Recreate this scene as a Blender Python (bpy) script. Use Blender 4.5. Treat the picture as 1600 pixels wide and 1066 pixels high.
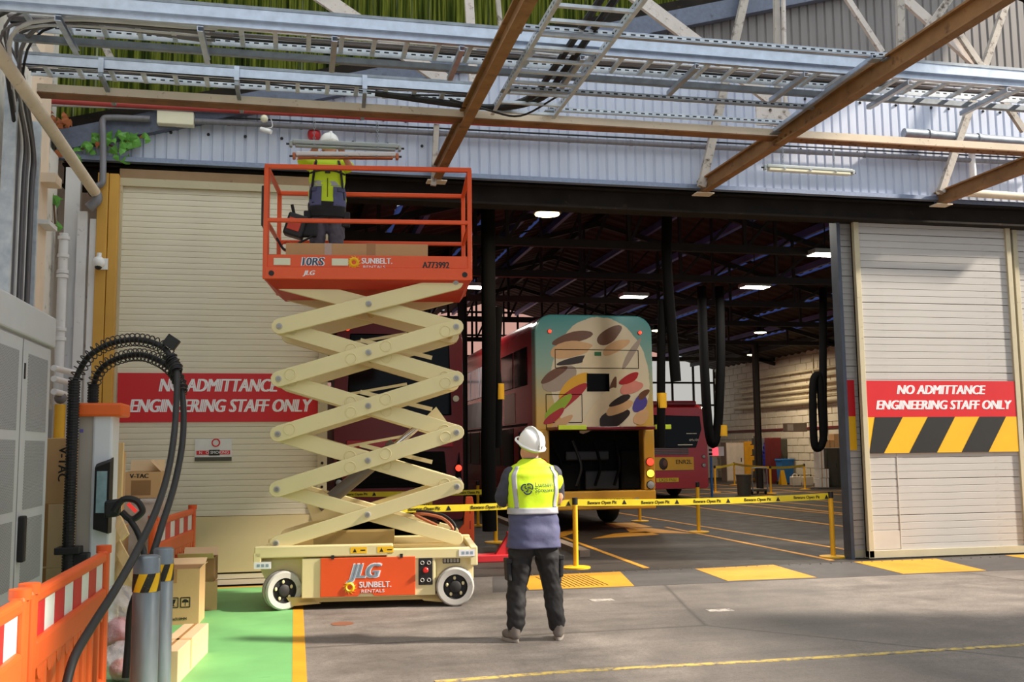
import bpy, bmesh, math, random
from mathutils import Vector, Matrix, Euler
random.seed(7)
PI = math.pi
for o in list(bpy.data.objects): bpy.data.objects.remove(o)
SC = bpy.context.scene
COL = SC.collection
# ------------------------------------------------------------------ camera
FPX, CX, CY, CAMH = 1556.0, 800.0, 533.0, 1.66
def _d(u, v): return Vector(((u - CX) / FPX, -(v - CY) / FPX, -1.0))
_yd = _d(461, 704.5).normalized(); _xd = _d(7984, 623)
_xd = (_xd - _yd * _xd.dot(_yd)).normalized(); _zd = _xd.cross(_yd)
ROT = Matrix((_xd, _yd, _zd))
cam = bpy.data.cameras.new('camera'); cam.sensor_fit = 'HORIZONTAL'; cam.sensor_width = 36.0
cam.lens = FPX / 1600 * 36; cam.clip_end = 300
cob = bpy.data.objects.new('camera', cam); COL.objects.link(cob)
cob.matrix_world = Matrix.Translation((0, 0, CAMH)) @ ROT.to_4x4()
SC.camera = cob
# ------------------------------------------------------------------ world, sun, exposure
w = bpy.data.worlds.new('world'); SC.world = w; w.use_nodes = True
w.node_tree.nodes['Background'].inputs[0].default_value = (0.83, 0.91, 1.0, 1)
w.node_tree.nodes['Background'].inputs[1].default_value = 0.64
sun = bpy.data.lights.new('sun', 'SUN'); sun.energy = 8.0; sun.angle = math.radians(3.5); sun.color = (1.0, 0.89, 0.74)
so = bpy.data.objects.new('sun', sun); COL.objects.link(so); so.location = (14, 4, 12)
so.rotation_euler = Vector((-1.0, 0.30, -0.72)).to_track_quat('-Z', 'Y').to_euler()
vs = SC.view_settings; vs.view_transform = 'Standard'; vs.look = 'None'; vs.exposure = 0.2; vs.gamma = 1.0; vs.use_curve_mapping = False
# ------------------------------------------------------------------ pixel helpers (1600 x 1066 frame)
def ray(u, v): return ROT @ _d(u, v)
def gr(u, v, z=0.0):
    r = ray(u, v); return Vector((0, 0, CAMH)) + r * ((z - CAMH) / r.z)
def at(u, v, Y):
    r = ray(u, v); return Vector((0, 0, CAMH)) + r * (Y / r.y)
def atx(u, v, X):
    r = ray(u, v); return Vector((0, 0, CAMH)) + r * (X / r.x)
# ------------------------------------------------------------------ materials
def lin(c):
    return tuple((x / 255 / 12.92 if x / 255 <= 0.04045 else ((x / 255 + 0.055) / 1.055) ** 2.4) for x in c[:3]) + (1,)
MATS = {}
class NT:
    def __init__(s, name):
        s.m = bpy.data.materials.new(name); s.m.use_nodes = True; s.t = s.m.node_tree
        s.b = s.t.nodes['Principled BSDF']; MATS[name] = s.m
        s.tc = s.t.nodes.new('ShaderNodeTexCoord'); s.co = s.tc.outputs['Object']
    def n(s, typ, **kw):
        nd = s.t.nodes.new('ShaderNode' + typ)
        for k, v in kw.items():
            if k.startswith('i_'):
                key = k[2:]; nd.inputs[int(key) if key.isdigit() else key.replace('_', ' ')].default_value = v
            else: setattr(nd, k, v)
        return nd
    def l(s, a, b): s.t.links.new(a, b)
    def noise(s, scale, detail=4, rough=0.55, vec=None, stretch=None):
        nd = s.n('TexNoise'); nd.inputs['Scale'].default_value = scale; nd.inputs['Detail'].default_value = detail; nd.inputs['Roughness'].default_value = rough
        v = vec or s.co
        if stretch:
            mp = s.n('Mapping'); mp.inputs['Scale'].default_value = stretch; s.l(v, mp.inputs[0]); v = mp.outputs[0]
        s.l(v, nd.inputs['Vector']); return nd.outputs[0]
    def ramp(s, fac, stops):
        nd = s.n('ValToRGB'); e = nd.color_ramp.elements
        while len(e) < len(stops): e.new(0.5)
        for i, (p, c) in enumerate(stops): e[i].position = p; e[i].color = c
        s.l(fac, nd.inputs[0]); return nd.outputs[0]
    def mix(s, fac, a, b, typ='MIX'):
        nd = s.n('MixRGB'); nd.blend_type = typ
        for i, x in enumerate((fac, a, b)):
            if hasattr(x, 'links') or hasattr(x, 'is_linked'): s.l(x, nd.inputs[i])
            else: nd.inputs[i].default_value = x
        return nd.outputs[0]
    def math(s, op, a, b=0.0, c=0.0):
        nd = s.n('Math'); nd.operation = op
        for i, x in enumerate((a, b, c)):
            if hasattr(x, 'is_linked'): s.l(x, nd.inputs[i])
            else: nd.inputs[i].default_value = x
        return nd.outputs[0]
    def sep(s, vec=None):
        nd = s.n('SeparateXYZ'); s.l(vec or s.co, nd.inputs[0]); return nd.outputs
    def bump(s, h, strength=0.3, dist=0.01):
        nd = s.n('Bump'); nd.inputs['Strength'].default_value = strength; nd.inputs['Distance'].default_value = dist
        s.l(h, nd.inputs['Height']); s.l(nd.outputs[0], s.b.inputs['Normal'])
G1, W1 = (0, 0, 0, 1), (1, 1, 1, 1)
def mat(name, col, rough=0.6, metal=0.0, var=0.12, scale=3.0, bump=0.0, bscale=60, dirt=None, stretch=None, emis=0, alpha=1, trans=0, spec=0.5):
    if name in MATS: return MATS[name]
    N = NT(name); c = lin(col); b = N.b
    lo = tuple(max(0, x * (1 - var)) for x in c[:3]) + (1,); hi = tuple(min(1, x * (1 + var)) for x in c[:3]) + (1,)
    base = N.ramp(N.noise(scale, stretch=stretch), [(0.3, lo), (0.7, hi)])
    if dirt:                                  # (colour, amount 0..1, scale, stretch)
        dn = N.noise(dirt[2], 6, 0.65, stretch=dirt[3] if len(dirt) > 3 else None)
        t = 0.72 - 0.35 * dirt[1]
        f = N.ramp(dn, [(t, G1), (min(1, t + 0.16), W1)])
        base = N.mix(f, base, lin(dirt[0]))
    N.l(base, b.inputs['Base Color'])
    b.inputs['Roughness'].default_value = rough; b.inputs['Metallic'].default_value = metal
    b.inputs['Specular IOR Level'].default_value = spec
    if emis: N.l(base, b.inputs['Emission Color']); b.inputs['Emission Strength'].default_value = emis
    if trans: b.inputs['Transmission Weight'].default_value = trans
    if alpha < 1: b.inputs['Alpha'].default_value = alpha
    if bump: N.bump(N.noise(bscale, 5, 0.6), bump)
    return N.m
# ------------------------------------------------------------------ mesh builder
ORG = {}
class MB:
    def __init__(s): s.v = []; s.f = []
    def add(s, vs, fs):
        k = len(s.v); s.v += [Vector(p) for p in vs]; s.f += [[i + k for i in f] for f in fs]; return s
    def box(s, x0, x1, y0, y1, z0, z1):
        return s.add([(x, y, z) for z in (z0, z1) for y in (y0, y1) for x in (x0, x1)],
                     [(0, 2, 3, 1), (4, 5, 7, 6), (0, 1, 5, 4), (2, 6, 7, 3), (0, 4, 6, 2), (1, 3, 7, 5)])
    def bar(s, p0, p1, wd, ht, up=(0, 0, 1)):
        p0, p1 = Vector(p0), Vector(p1); d = (p1 - p0).normalized(); up = Vector(up)
        side = d.cross(up)
        if side.length < 1e-4: side = d.cross(Vector((1, 0, 0)))
        side.normalize(); u = side.cross(d).normalized(); a = side * wd / 2; b = u * ht / 2
        return s.add([p0 - a - b, p0 + a - b, p0 + a + b, p0 - a + b, p1 - a - b, p1 + a - b, p1 + a + b, p1 - a + b],
                     [(0, 1, 2, 3), (7, 6, 5, 4), (0, 4, 5, 1), (1, 5, 6, 2), (2, 6, 7, 3), (3, 7, 4, 0)])
    def ibeam(s, p0, p1, wd, ht, t=0.018):
        p0, p1 = Vector(p0), Vector(p1); u = Vector((0, 0, ht / 2 - t / 2))
        s.bar(p0 + u, p1 + u, wd, t); s.bar(p0 - u, p1 - u, wd, t); return s.bar(p0, p1, t * 0.8, ht - 2 * t)
    def channel(s, p0, p1, wd, ht, t=0.006):
        p0, p1 = Vector(p0), Vector(p1); u = Vector((0, 0, ht / 2 - t / 2)); sd = (p1 - p0).normalized().cross(Vector((0, 0, 1))) * wd / 2
        s.bar(p0 + u, p1 + u, wd, t); s.bar(p0 - u, p1 - u, wd, t); return s.bar(p0 - sd, p1 - sd, t, ht - 2 * t)
    def loft(s, rings, cap=True, closed=True):
        n = len(rings[0]); vs = [p for r in rings for p in r]; fs = []
        for i in range(len(rings) - 1):
            for j in range(n if closed else n - 1):
                a, b = i * n + j, i * n + (j + 1) % n; fs.append((a, b, b + n, a + n))
        if cap: fs.append(tuple(range(n - 1, -1, -1))); fs.append(tuple(range((len(rings) - 1) * n, len(rings) * n)))
        return s.add(vs, fs)
    def cyl(s, p0, p1, r0, r1=None, n=12, cap=True):
        return s.tube([p0, p1], [r0, r0 if r1 is None else r1], n, cap)
    def tube(s, pts, r, n=8, cap=True, flat=1.0):
        pts = [Vector(p) for p in pts]; m = len(pts)
        rr = r if isinstance(r, (list, tuple)) else [r] * m
        t0 = (pts[1] - pts[0]).normalized(); a = t0.orthogonal().normalized(); rings = []
        for i in range(m):
            t = (pts[min(i + 1, m - 1)] - pts[max(i - 1, 0)]).normalized()
            a = (a - t * a.dot(t)); a = a.normalized() if a.length > 1e-5 else t.orthogonal().normalized(); b = t.cross(a)
            rings.append([pts[i] + (a * math.cos(2 * PI * j / n) + b * math.sin(2 * PI * j / n) * flat) * rr[i] for j in range(n)])
        return s.loft(rings, cap)
    def lathe(s, prof, c=(0, 0, 0), n=20, axis='z', cap=True):
        c = Vector(c); rings = []
        for r, h in prof:
            ring = []
            for j in range(n):
                x, y = r * math.cos(2 * PI * j / n), r * math.sin(2 * PI * j / n)
                ring.append(c + Vector({'z': (x, y, h), 'y': (x, h, y), 'x': (h, x, y)}[axis]))
            rings.append(ring)
        return s.loft(rings, cap)
    def ball(s, c, r, n=12, m=8, sc=(1, 1, 1)):
        prof = [(max(1e-4, r * math.sin(PI * i / m)), -r * math.cos(PI * i / m)) for i in range(m + 1)]
        k = len(s.v); s.lathe(prof, (0, 0, 0), n)
        for i in range(k, len(s.v)): p = s.v[i]; s.v[i] = Vector((p.x * sc[0], p.y * sc[1], p.z * sc[2])) + Vector(c)
        return s
    def prism(s, poly, a0, a1, axis='y'):
        f = {'y': lambda p, a: (p[0], a, p[1]), 'x': lambda p, a: (a, p[0], p[1]), 'z': lambda p, a: (p[0], p[1], a)}[axis]
        return s.loft([[f(p, a0) for p in poly], [f(p, a1) for p in poly]])
    def torus(s, c, R, r, axis='y', n=20, m=6):
        c = Vector(c); rings = []
        for i in range(n + 1):
            a = 2 * PI * i / n; ring = []
            for j in range(m):
                q = R + r * math.cos(2 * PI * j / m); h = r * math.sin(2 * PI * j / m)
                ring.append(c + Vector({'y': (q * math.cos(a), h, q * math.sin(a)), 'z': (q * math.cos(a), q * math.sin(a), h), 'x': (h, q * math.cos(a), q * math.sin(a))}[axis]))
            rings.append(ring)
        return s.loft(rings, False)
    def xf(s, M, k=0):
        for i in range(k, len(s.v)): s.v[i] = M @ s.v[i]
        return s
    def mesh(s, name, org=Vector((0, 0, 0))):
        me = bpy.data.meshes.new(name); me.from_pydata([p - org for p in s.v], [], s.f)
        bm = bmesh.new(); bm.from_mesh(me); bmesh.ops.recalc_face_normals(bm, faces=bm.faces); bm.to_mesh(me); bm.free()
        return me
    def build(s, name, m, parent=None, smooth=False, bevel=0.0, seg=2, angle=40, label=None, cat=None, group=None, kind=None):
        if parent: org = ORG[parent.name]
        else:
            xs = [p.x for p in s.v]; ys = [p.y for p in s.v]; zs = [p.z for p in s.v]
            org = Vector(((min(xs) + max(xs)) / 2, (min(ys) + max(ys)) / 2, min(zs)))
        me = s.mesh(name, org); return link(name, me, m, parent, org, smooth, bevel, seg, angle, label, cat, group, kind)
def link(name, me, m, parent, org, smooth=False, bevel=0.0, seg=2, angle=40, label=None, cat=None, group=None, kind=None):
    me.materials.append(MATS[m] if isinstance(m, str) else m)
    o = bpy.data.objects.new(name, me); COL.objects.link(o)
    if smooth:
        me.polygons.foreach_set('use_smooth', [True] * len(me.polygons)); me.set_sharp_from_angle(angle=math.radians(angle))
    if bevel:
        b = o.modifiers.new('bevel', 'BEVEL'); b.width = bevel; b.segments = seg; b.limit_method = 'ANGLE'; b.angle_limit = math.radians(40)
    if parent: o.parent = parent
    else: o.location = org
    ORG[o.name] = org
    tag(o, label, cat, group, kind); return o
def tag(o, label=None, cat=None, group=None, kind=None):
    if label: o['label'] = label
    if cat: o['category'] = cat
    if group: o['group'] = group
    if kind: o['kind'] = kind
    return o
def thing(name, label, cat, loc=(0, 0, 0), rz=0.0, world=False, group=None, kind=None):
    o = bpy.data.objects.new(name, None); COL.objects.link(o); o.location = loc; o.rotation_euler = (0, 0, rz)
    o.empty_display_size = 0.1
    ORG[o.name] = Vector(loc) if world else Vector((0, 0, 0))
    return tag(o, label, cat, group, kind)
def dup(o, off=(0, 0, 0)):
    c = o.copy(); COL.objects.link(c); c.location = o.location + Vector(off); ORG[c.name] = ORG.get(o.name, Vector((0, 0, 0))); return c
def copy_tree(o, loc=None, rz=None, label=None, parent=None):
    c = o.copy(); COL.objects.link(c); ORG[c.name] = ORG[o.name]
    if parent: c.parent = parent
    if loc is not None: c.location = loc
    if rz is not None: c.rotation_euler = (0, 0, rz)
    if label: c['label'] = label
    for ch in list(o.children): copy_tree(ch, parent=c)
    return c
TMP = bpy.data.scenes.new('scratch')
def evaluated(ob):
    TMP.collection.objects.link(ob); vl = TMP.view_layers[0]; vl.update()
    me = bpy.data.meshes.new_from_object(ob.evaluated_get(vl.depsgraph)); d = ob.data
    bpy.data.objects.remove(ob); return me
def text(s, m, parent, loc, size, rot=(PI / 2, 0, 0), shear=0.0, bold=0.0, sx=1.0, align='CENTER', ext=0.0015, space=1.0, name='lettering', fit=None):
    cu = bpy.data.curves.new('lettering', 'FONT'); cu.body = s; cu.size = size; cu.shear = shear; cu.extrude = ext
    cu.align_x = align; cu.align_y = 'CENTER'; cu.space_character = space; cu.resolution_u = 3
    me = evaluated(bpy.data.objects.new('lettering', cu)); me.materials.clear()
    rm = rot.to_4x4() if isinstance(rot, Matrix) else Euler(rot).to_matrix().to_4x4()
    org = ORG[parent.name]
    if fit: xs = [v.co.x for v in me.vertices]; sx = fit / (max(xs) - min(xs))
    if bold:
        bm = bmesh.new()
        for k in (-1, 1):
            m2 = me.copy(); m2.transform(Matrix.Translation((k * bold / sx, 0, k * 0.0007))); bm.from_mesh(m2); bpy.data.meshes.remove(m2)
        bm.to_mesh(me); bm.free()
    me.transform(Matrix.Translation(Vector(loc) - org) @ rm @ Matrix.Diagonal((sx, 1, 1, 1)))
    return link(name, me, m, parent, org)
def organic(mb, name, m, parent, voxel=0.014, it=6, noise=0.0, nscale=6.0, fac=0.5):
    me = mb.mesh('o'); ob = bpy.data.objects.new('o', me)
    r = ob.modifiers.new('r', 'REMESH'); r.mode = 'VOXEL'; r.voxel_size = voxel
    sm = ob.modifiers.new('s', 'SMOOTH'); sm.iterations = it; sm.factor = fac
    me2 = evaluated(ob)
    if noise:
        from mathutils import noise as nz
        nv = len(me2.vertices); co = [0.0] * (nv * 3); no = [0.0] * (nv * 3); me2.vertices.foreach_get('co', co); me2.vertices.foreach_get('normal', no)
        for i in range(nv):
            x, y, z = co[3 * i:3 * i + 3]; k = noise * (nz.noise(Vector((x, y, z * 1.8)) * nscale) + 0.45 * nz.noise(Vector((x + 5, y, z * 1.4 + x * 1.5)) * nscale * 2.3)) * 0.55
            for j in range(3): co[3 * i + j] += no[3 * i + j] * k
        me2.vertices.foreach_set('co', co); me2.update()
    return link(name, me2, m, parent, ORG[parent.name], True, angle=80)
def helix(path, R, turns, steps=10):
    pts = [Vector(p) for p in path]; L = [0]
    for i in range(1, len(pts)): L.append(L[-1] + (pts[i] - pts[i - 1]).length)
    out = []; n = int(turns * steps); a = None
    for k in range(n + 1):
        d = L[-1] * k / n; i = max(j for j in range(len(L) - 1) if L[j] <= d + 1e-9)
        f = (d - L[i]) / (L[i + 1] - L[i]); p = pts[i].lerp(pts[i + 1], f); t = (pts[i + 1] - pts[i]).normalized()
        a = t.orthogonal() if a is None else a - t * a.dot(t); a.normalize(); b = t.cross(a); an = 2 * PI * k / steps
        out.append(p + (a * math.cos(an) + b * math.sin(an)) * R)
    return out
def smooth_path(pts, n=8):
    pts = [Vector(p) for p in pts]; P = [pts[0] * 2 - pts[1]] + pts + [pts[-1] * 2 - pts[-2]]; out = []
    for i in range(1, len(P) - 2):
        for k in range(n):
            t = k / n; a, b, c, d = P[i - 1], P[i], P[i + 1], P[i + 2]
            out.append(0.5 * ((2 * b) + (c - a) * t + (2 * a - 5 * b + 4 * c - d) * t * t + (3 * b - a - 3 * c + d) * t ** 3))
    out.append(pts[-1]); return out
# ------------------------------------------------------------------ material set
mat('asphalt', (122, 114, 109), 0.75, var=0.2, scale=0.7, bump=0.35, bscale=220, dirt=((74, 69, 67), 0.5, 1.3))
def asphalt_nodes(name, c_lo, c_hi, c_stain, rough):
    N = NT(name); big = N.noise(0.35, 3, 0.5); mid = N.noise(2.2, 6, 0.7); fine = N.noise(90, 4, 0.8); str_ = N.noise(1.0, 5, 0.6, stretch=(0.25, 2.2, 1))
    base = N.ramp(mid, [(0.3, lin(c_lo)), (0.72, lin(c_hi))])
    base = N.mix(N.ramp(big, [(0.42, G1), (0.62, (0.55,) * 3 + (1,))]), base, lin(c_stain))
    base = N.mix(N.ramp(str_, [(0.5, G1), (0.72, (0.45,) * 3 + (1,))]), base, lin(c_stain))
    base = N.mix(0.55, base, N.ramp(fine, [(0.35, (0.25,) * 3 + (1,)), (0.65, W1)]), 'MULTIPLY')
    base = N.mix(0.5, base, N.ramp(N.noise(26, 5, 0.75), [(0.32, (0.45, 0.44, 0.43, 1)), (0.55, (1, 1, 1, 1)), (0.72, (1.0, 1.0, 1.0, 1))]), 'MULTIPLY')
    vo = N.n('TexVoronoi'); vo.feature = 'DISTANCE_TO_EDGE'; vo.inputs['Scale'].default_value = 0.22
    wp = N.mix(0.12, N.co, N.n('TexNoise').outputs[1]); N.l(wp, vo.inputs['Vector'])
    base = N.mix(N.ramp(vo.outputs['Distance'], [(0.0, (0.65,) * 3 + (1,)), (0.006, G1)]), base, lin((40, 37, 36)))
    N.l(base, N.b.inputs['Base Color'])
    N.l(N.ramp(mid, [(0.3, (rough,) * 3 + (1,)), (0.7, (min(1, rough + 0.25),) * 3 + (1,))]), N.b.inputs['Roughness'])
    N.bump(fine, 0.4, 0.004)
MATS.pop('asphalt'); asphalt_nodes('asphalt', (112, 104, 99), (164, 153, 145), (76, 70, 68), 0.6)
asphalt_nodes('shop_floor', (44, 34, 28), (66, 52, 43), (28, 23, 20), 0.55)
mat('ramp', (74, 70, 70), 0.7, var=0.2, bump=0.3, bscale=160, dirt=((120, 112, 106), 0.2, 4))
mat('green_paint', (106, 166, 102), 0.6, var=0.14, scale=1.6, dirt=((52, 96, 62), 0.25, 3.2, (0.5, 2, 1)), bump=0.1)
mat('yellow_paint', (206, 146, 28), 0.6, var=0.1, dirt=((150, 112, 52), 0.3, 9), bump=0.12)
mat('worn_yellow', (196, 170, 92), 0.75, var=0.2, dirt=((112, 104, 98), 0.75, 14))
mat('line_yellow', (206, 142, 40), 0.6, var=0.1, dirt=((110, 80, 50), 0.3, 6))
mat('worn_white', (180, 172, 164), 0.8, dirt=((118, 110, 106), 0.75, 16))
mat('cladding', (194, 202, 222), 0.55, 0.0, var=0.07, scale=2, stretch=(3, 3, 0.4), dirt=((128, 130, 140), 0.18, 2.5, (4, 4, 0.5)))
mat('cladding_shaded', (128, 124, 124), 0.65, var=0.1, scale=2, stretch=(4, 4, 0.3), dirt=((92, 84, 76), 0.3, 2.5, (5, 5, 0.4)))  # darker tone puts the shade under the canopy into the upper sheets
mat('barge', (98, 106, 126), 0.55, 0.2, var=0.12, scale=20, dirt=((58, 60, 70), 0.3, 6))
mat('flashing', (134, 146, 172), 0.5, 0.3, var=0.1, scale=30, dirt=((70, 74, 88), 0.3, 8))
mat('dark_steel', (34, 28, 23), 0.8, spec=0.2, var=0.3, dirt=((92, 66, 44), 0.25, 5))
mat('roof_dark', (62, 48, 38), 0.8, var=0.2, scale=2)
mat('truss_steel', (34, 28, 24), 0.65, var=0.2)
mat('purlin_daylit', (112, 128, 200), 0.5, var=0.2, scale=1)  # blue daylight from the rooflights put into the base colour
mat('rafter_brown', (140, 101, 62), 0.75, var=0.2, scale=4, dirt=((74, 48, 30), 0.4, 6), bump=0.3, bscale=30)
mat('chord_brown', (128, 86, 52), 0.75, var=0.25, scale=3, dirt=((66, 42, 28), 0.35, 7), bump=0.2)
mat('chord_cream', (222, 206, 184), 0.75, var=0.08, dirt=((120, 84, 60), 0.3, 16))
mat('peeling', (216, 206, 200), 0.8, var=0.06, scale=6, dirt=((112, 72, 60), 0.42, 11), bump=0.4, bscale=20)
mat('peeling_grey', (186, 178, 170), 0.85, var=0.1, scale=6, dirt=((76, 58, 46), 0.55, 9), bump=0.4, bscale=20)
mat('galv', (196, 206, 222), 0.34, 0.75, var=0.12, scale=9, dirt=((130, 138, 150), 0.2, 4))
mat('galv_dull', (142, 150, 160), 0.5, 0.5, var=0.18, scale=9)
mat('red_pipe', (168, 62, 60), 0.5, var=0.1)
mat('conduit', (122, 122, 130), 0.5, 0.2, var=0.15, scale=3, stretch=(6, 1, 1))
mat('rubber', (24, 23, 24), 0.55, var=0.2)
mat('cable_black', (30, 30, 33), 0.45, var=0.2)
mat('cable_white', (206, 204, 206), 0.5)
mat('cable_grey', (108, 104, 108), 0.5)
mat('slat_cream', (224, 216, 196), 0.6, var=0.08, scale=1.3, stretch=(0.5, 1, 6), dirt=((132, 118, 94), 0.42, 1.4, (0.7, 1, 4)))
mat('slat_grey', (186, 183, 180), 0.6, var=0.08, scale=1.3, stretch=(0.5, 1, 6), dirt=((124, 118, 112), 0.42, 1.5, (0.5, 1, 4)))
mat('door_frame', (190, 180, 152), 0.65, var=0.06, dirt=((110, 92, 62), 0.25, 14))
mat('door_panel', (220, 202, 158), 0.6, var=0.05, scale=1, dirt=((150, 126, 84), 0.25, 2.5))
mat('edge_blue', (72, 80, 96), 0.6, var=0.2)
mat('door_back', (50, 46, 42), 0.8)
mat('sign_red', (206, 26, 36), 0.45, var=0.04, dirt=((150, 20, 26), 0.1, 9))
mat('white_print', (240, 238, 244), 0.5, var=0.01)
mat('black_print', (24, 22, 22), 0.5, var=0.05)
mat('hazard_yellow', (236, 180, 20), 0.5, var=0.05, dirt=((120, 90, 30), 0.15, 12))
mat('hazard_black', (26, 24, 22), 0.5, dirt=((80, 72, 60), 0.15, 12))
mat('ochre', (206, 156, 66), 0.55, var=0.07, scale=2, dirt=((138, 96, 40), 0.15, 4))
mat('white_wall', (226, 220, 212), 0.8, var=0.05, scale=3, dirt=((140, 128, 116), 0.4, 5), bump=0.4, bscale=14)
mat('white_paint', (222, 220, 222), 0.6, var=0.05, dirt=((120, 114, 110), 0.22, 9))
mat('pier_peach', (234, 212, 190), 0.75, var=0.05, dirt=((160, 130, 110), 0.25, 8))
mat('cream_lift', (236, 220, 168), 0.38, var=0.03, scale=2, dirt=((170, 140, 96), 0.07, 16))
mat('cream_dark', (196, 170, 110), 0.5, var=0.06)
mat('orange_lift', (236, 88, 34), 0.38, var=0.04, dirt=((160, 60, 30), 0.08, 14))
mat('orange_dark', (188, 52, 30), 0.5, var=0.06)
mat('tyre', (188, 184, 178), 0.8, var=0.06, dirt=((120, 114, 106), 0.3, 9))
mat('wheel_black', (36, 34, 34), 0.6)
mat('steel', (150, 146, 142), 0.35, 0.8)
mat('cylinder_grey', (112, 108, 104), 0.4, 0.4)
mat('chrome', (220, 220, 220), 0.15, 1.0, var=0.02)
mat('logo_grey', (140, 158, 174), 0.4, var=0.05)
mat('sun_yellow', (250, 196, 30), 0.5, var=0.02)
mat('red_knob', (214, 44, 36), 0.4)
mat('cardboard', (206, 164, 116), 0.8, var=0.06, scale=2, bump=0.1, bscale=40, dirt=((164, 122, 80), 0.15, 3))
mat('cardboard_pale', (222, 190, 148), 0.8, var=0.05, dirt=((180, 140, 100), 0.15, 4))
mat('cardboard_dark', (150, 112, 72), 0.85, var=0.1)
mat('tape_tan', (178, 130, 80), 0.4, var=0.05)
mat('pine', (232, 196, 142), 0.65, var=0.1, scale=3, stretch=(6, 6, 0.6), dirt=((190, 146, 92), 0.25, 6, (5, 5, 0.4)))
mat('orange_plastic', (222, 88, 30), 0.45, var=0.06, scale=2, dirt=((150, 66, 30), 0.15, 6))
mat('board_white', (222, 222, 222), 0.5, dirt=((150, 140, 130), 0.25, 12))
mat('board_red', (196, 34, 40), 0.45, dirt=((120, 30, 30), 0.2, 12))
mat('cabinet_grey', (196, 196, 200), 0.5, var=0.03)
mat('cabinet_seam', (120, 118, 116), 0.6)
mat('charger_white', (222, 222, 228), 0.4, var=0.02)
mat('charger_side', (172, 160, 150), 0.45, var=0.03)
mat('charger_orange', (240, 104, 30), 0.4, var=0.03)
mat('screen', (150, 176, 184), 0.15, var=0.3, scale=6)
mat('bollard', (124, 132, 140), 0.45, 0.5, var=0.18, scale=6, stretch=(3, 3, 0.5), dirt=((122, 96, 84), 0.35, 3, (2, 2, 0.5)))
mat('hivis', (206, 240, 30), 0.6, var=0.05, bump=0.25, bscale=16)
mat('hivis_front', (214, 244, 40), 0.6, var=0.05, bump=0.25, bscale=16)
mat('reflective', (176, 176, 184), 0.4, 0.2, var=0.04)
mat('navy', (78, 80, 114), 0.7, var=0.1, bump=0.4, bscale=14)
mat('navy_light', (94, 98, 140), 0.7, var=0.1, bump=0.4, bscale=14)
mat('sleeve', (62, 62, 76), 0.8, var=0.1, bump=0.3, bscale=20)
mat('trouser_black', (26, 25, 28), 0.72, var=0.2, scale=8, bump=0.5, bscale=12)
mat('trouser_grey', (96, 92, 104), 0.75, var=0.12, scale=8, bump=0.5, bscale=14)
mat('boot', (112, 104, 98), 0.75, var=0.15, scale=10)
mat('sole', (150, 142, 134), 0.8)
mat('skin', (222, 160, 132), 0.5, var=0.05, scale=8)
mat('hair', (66, 46, 36), 0.7)
mat('helmet', (244, 242, 240), 0.25, var=0.01)
mat('helmet_green', (196, 220, 120), 0.5)
mat('harness', (34, 34, 40), 0.7)
mat('harness_red', (214, 74, 52), 0.6)
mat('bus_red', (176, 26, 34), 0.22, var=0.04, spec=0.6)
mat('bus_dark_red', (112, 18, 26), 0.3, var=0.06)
mat('bus_glass', (7, 7, 9), 0.08, var=0.1, spec=0.14)
mat('bus_glass_daylit', (186, 208, 226), 0.08, var=0.3, scale=1.5, spec=0.8)  # pale blue base stands in for daylight reflected and seen through the glass
mat('bus_black', (10, 9, 9), 0.6, spec=0.12)
mat('bus_yellow', (232, 170, 60), 0.3, var=0.05)
mat('engine', (10, 9, 9), 0.7, var=0.4, scale=9, spec=0.12)
mat('lime', (206, 226, 60), 0.4)
mat('plate_yellow', (238, 196, 50), 0.5, var=0.03)
mat('lamp_red', (255, 60, 40), 0.3, emis=2.2)
mat('lamp_red_dim', (220, 50, 40), 0.3, emis=0.5)
mat('lamp_amber', (255, 190, 50), 0.3, emis=3.0)
mat('lamp_clear', (170, 170, 170), 0.2)
mat('lamp_white', (255, 246, 222), 0.3, emis=14)
mat('lamp_warm', (255, 222, 160), 0.3, emis=12)
mat('led_red', (255, 50, 60), 0.4, emis=3)
mat('fitting_grey', (172, 180, 180), 0.4, var=0.05)
mat('fitting_lens', (226, 222, 196), 0.3, var=0.03)
mat('copper', (200, 120, 84), 0.4, 0.3)
mat('post_yellow', (238, 180, 30), 0.45, var=0.04)
mat('tape_yellow', (226, 206, 40), 0.5, var=0.06, scale=8)
mat('brick_paint', (232, 220, 200), 0.75, var=0.05)
mat('mortar', (206, 194, 174), 0.9)
mat('pipe_cream', (214, 200, 170), 0.55, var=0.08)
mat('blue', (34, 74, 160), 0.5); mat('blue_light', (40, 120, 196), 0.45); mat('cloth_blue', (34, 40, 150), 0.8)
mat('beige', (206, 190, 178), 0.55); mat('beige_dark', (150, 130, 114), 0.6); mat('bin_grey', (76, 74, 62), 0.6)
mat('cabinet_black', (62, 60, 54), 0.6); mat('dark_red', (110, 26, 28), 0.6); mat('jerry', (226, 214, 196), 0.45); mat('yellow_cab', (226, 160, 30), 0.5)
mat('red_stand', (196, 40, 48), 0.45, var=0.08); mat('orange_bright', (250, 98, 40), 0.5, var=0.04)
mat('leaf', (86, 146, 52), 0.5, var=0.25, scale=12); mat('leaf_dead', (150, 84, 44), 0.8); mat('stem', (96, 72, 48), 0.8)
mat('beam_timber', (150, 122, 92), 0.8, var=0.12, dirt=((90, 66, 46), 0.3, 5))
mat('bell_red', (206, 44, 50), 0.4); mat('cctv', (232, 232, 234), 0.35); mat('yellow_gas', (222, 168, 36), 0.5)
mat('glazing_bar', (44, 36, 34), 0.7)
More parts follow.
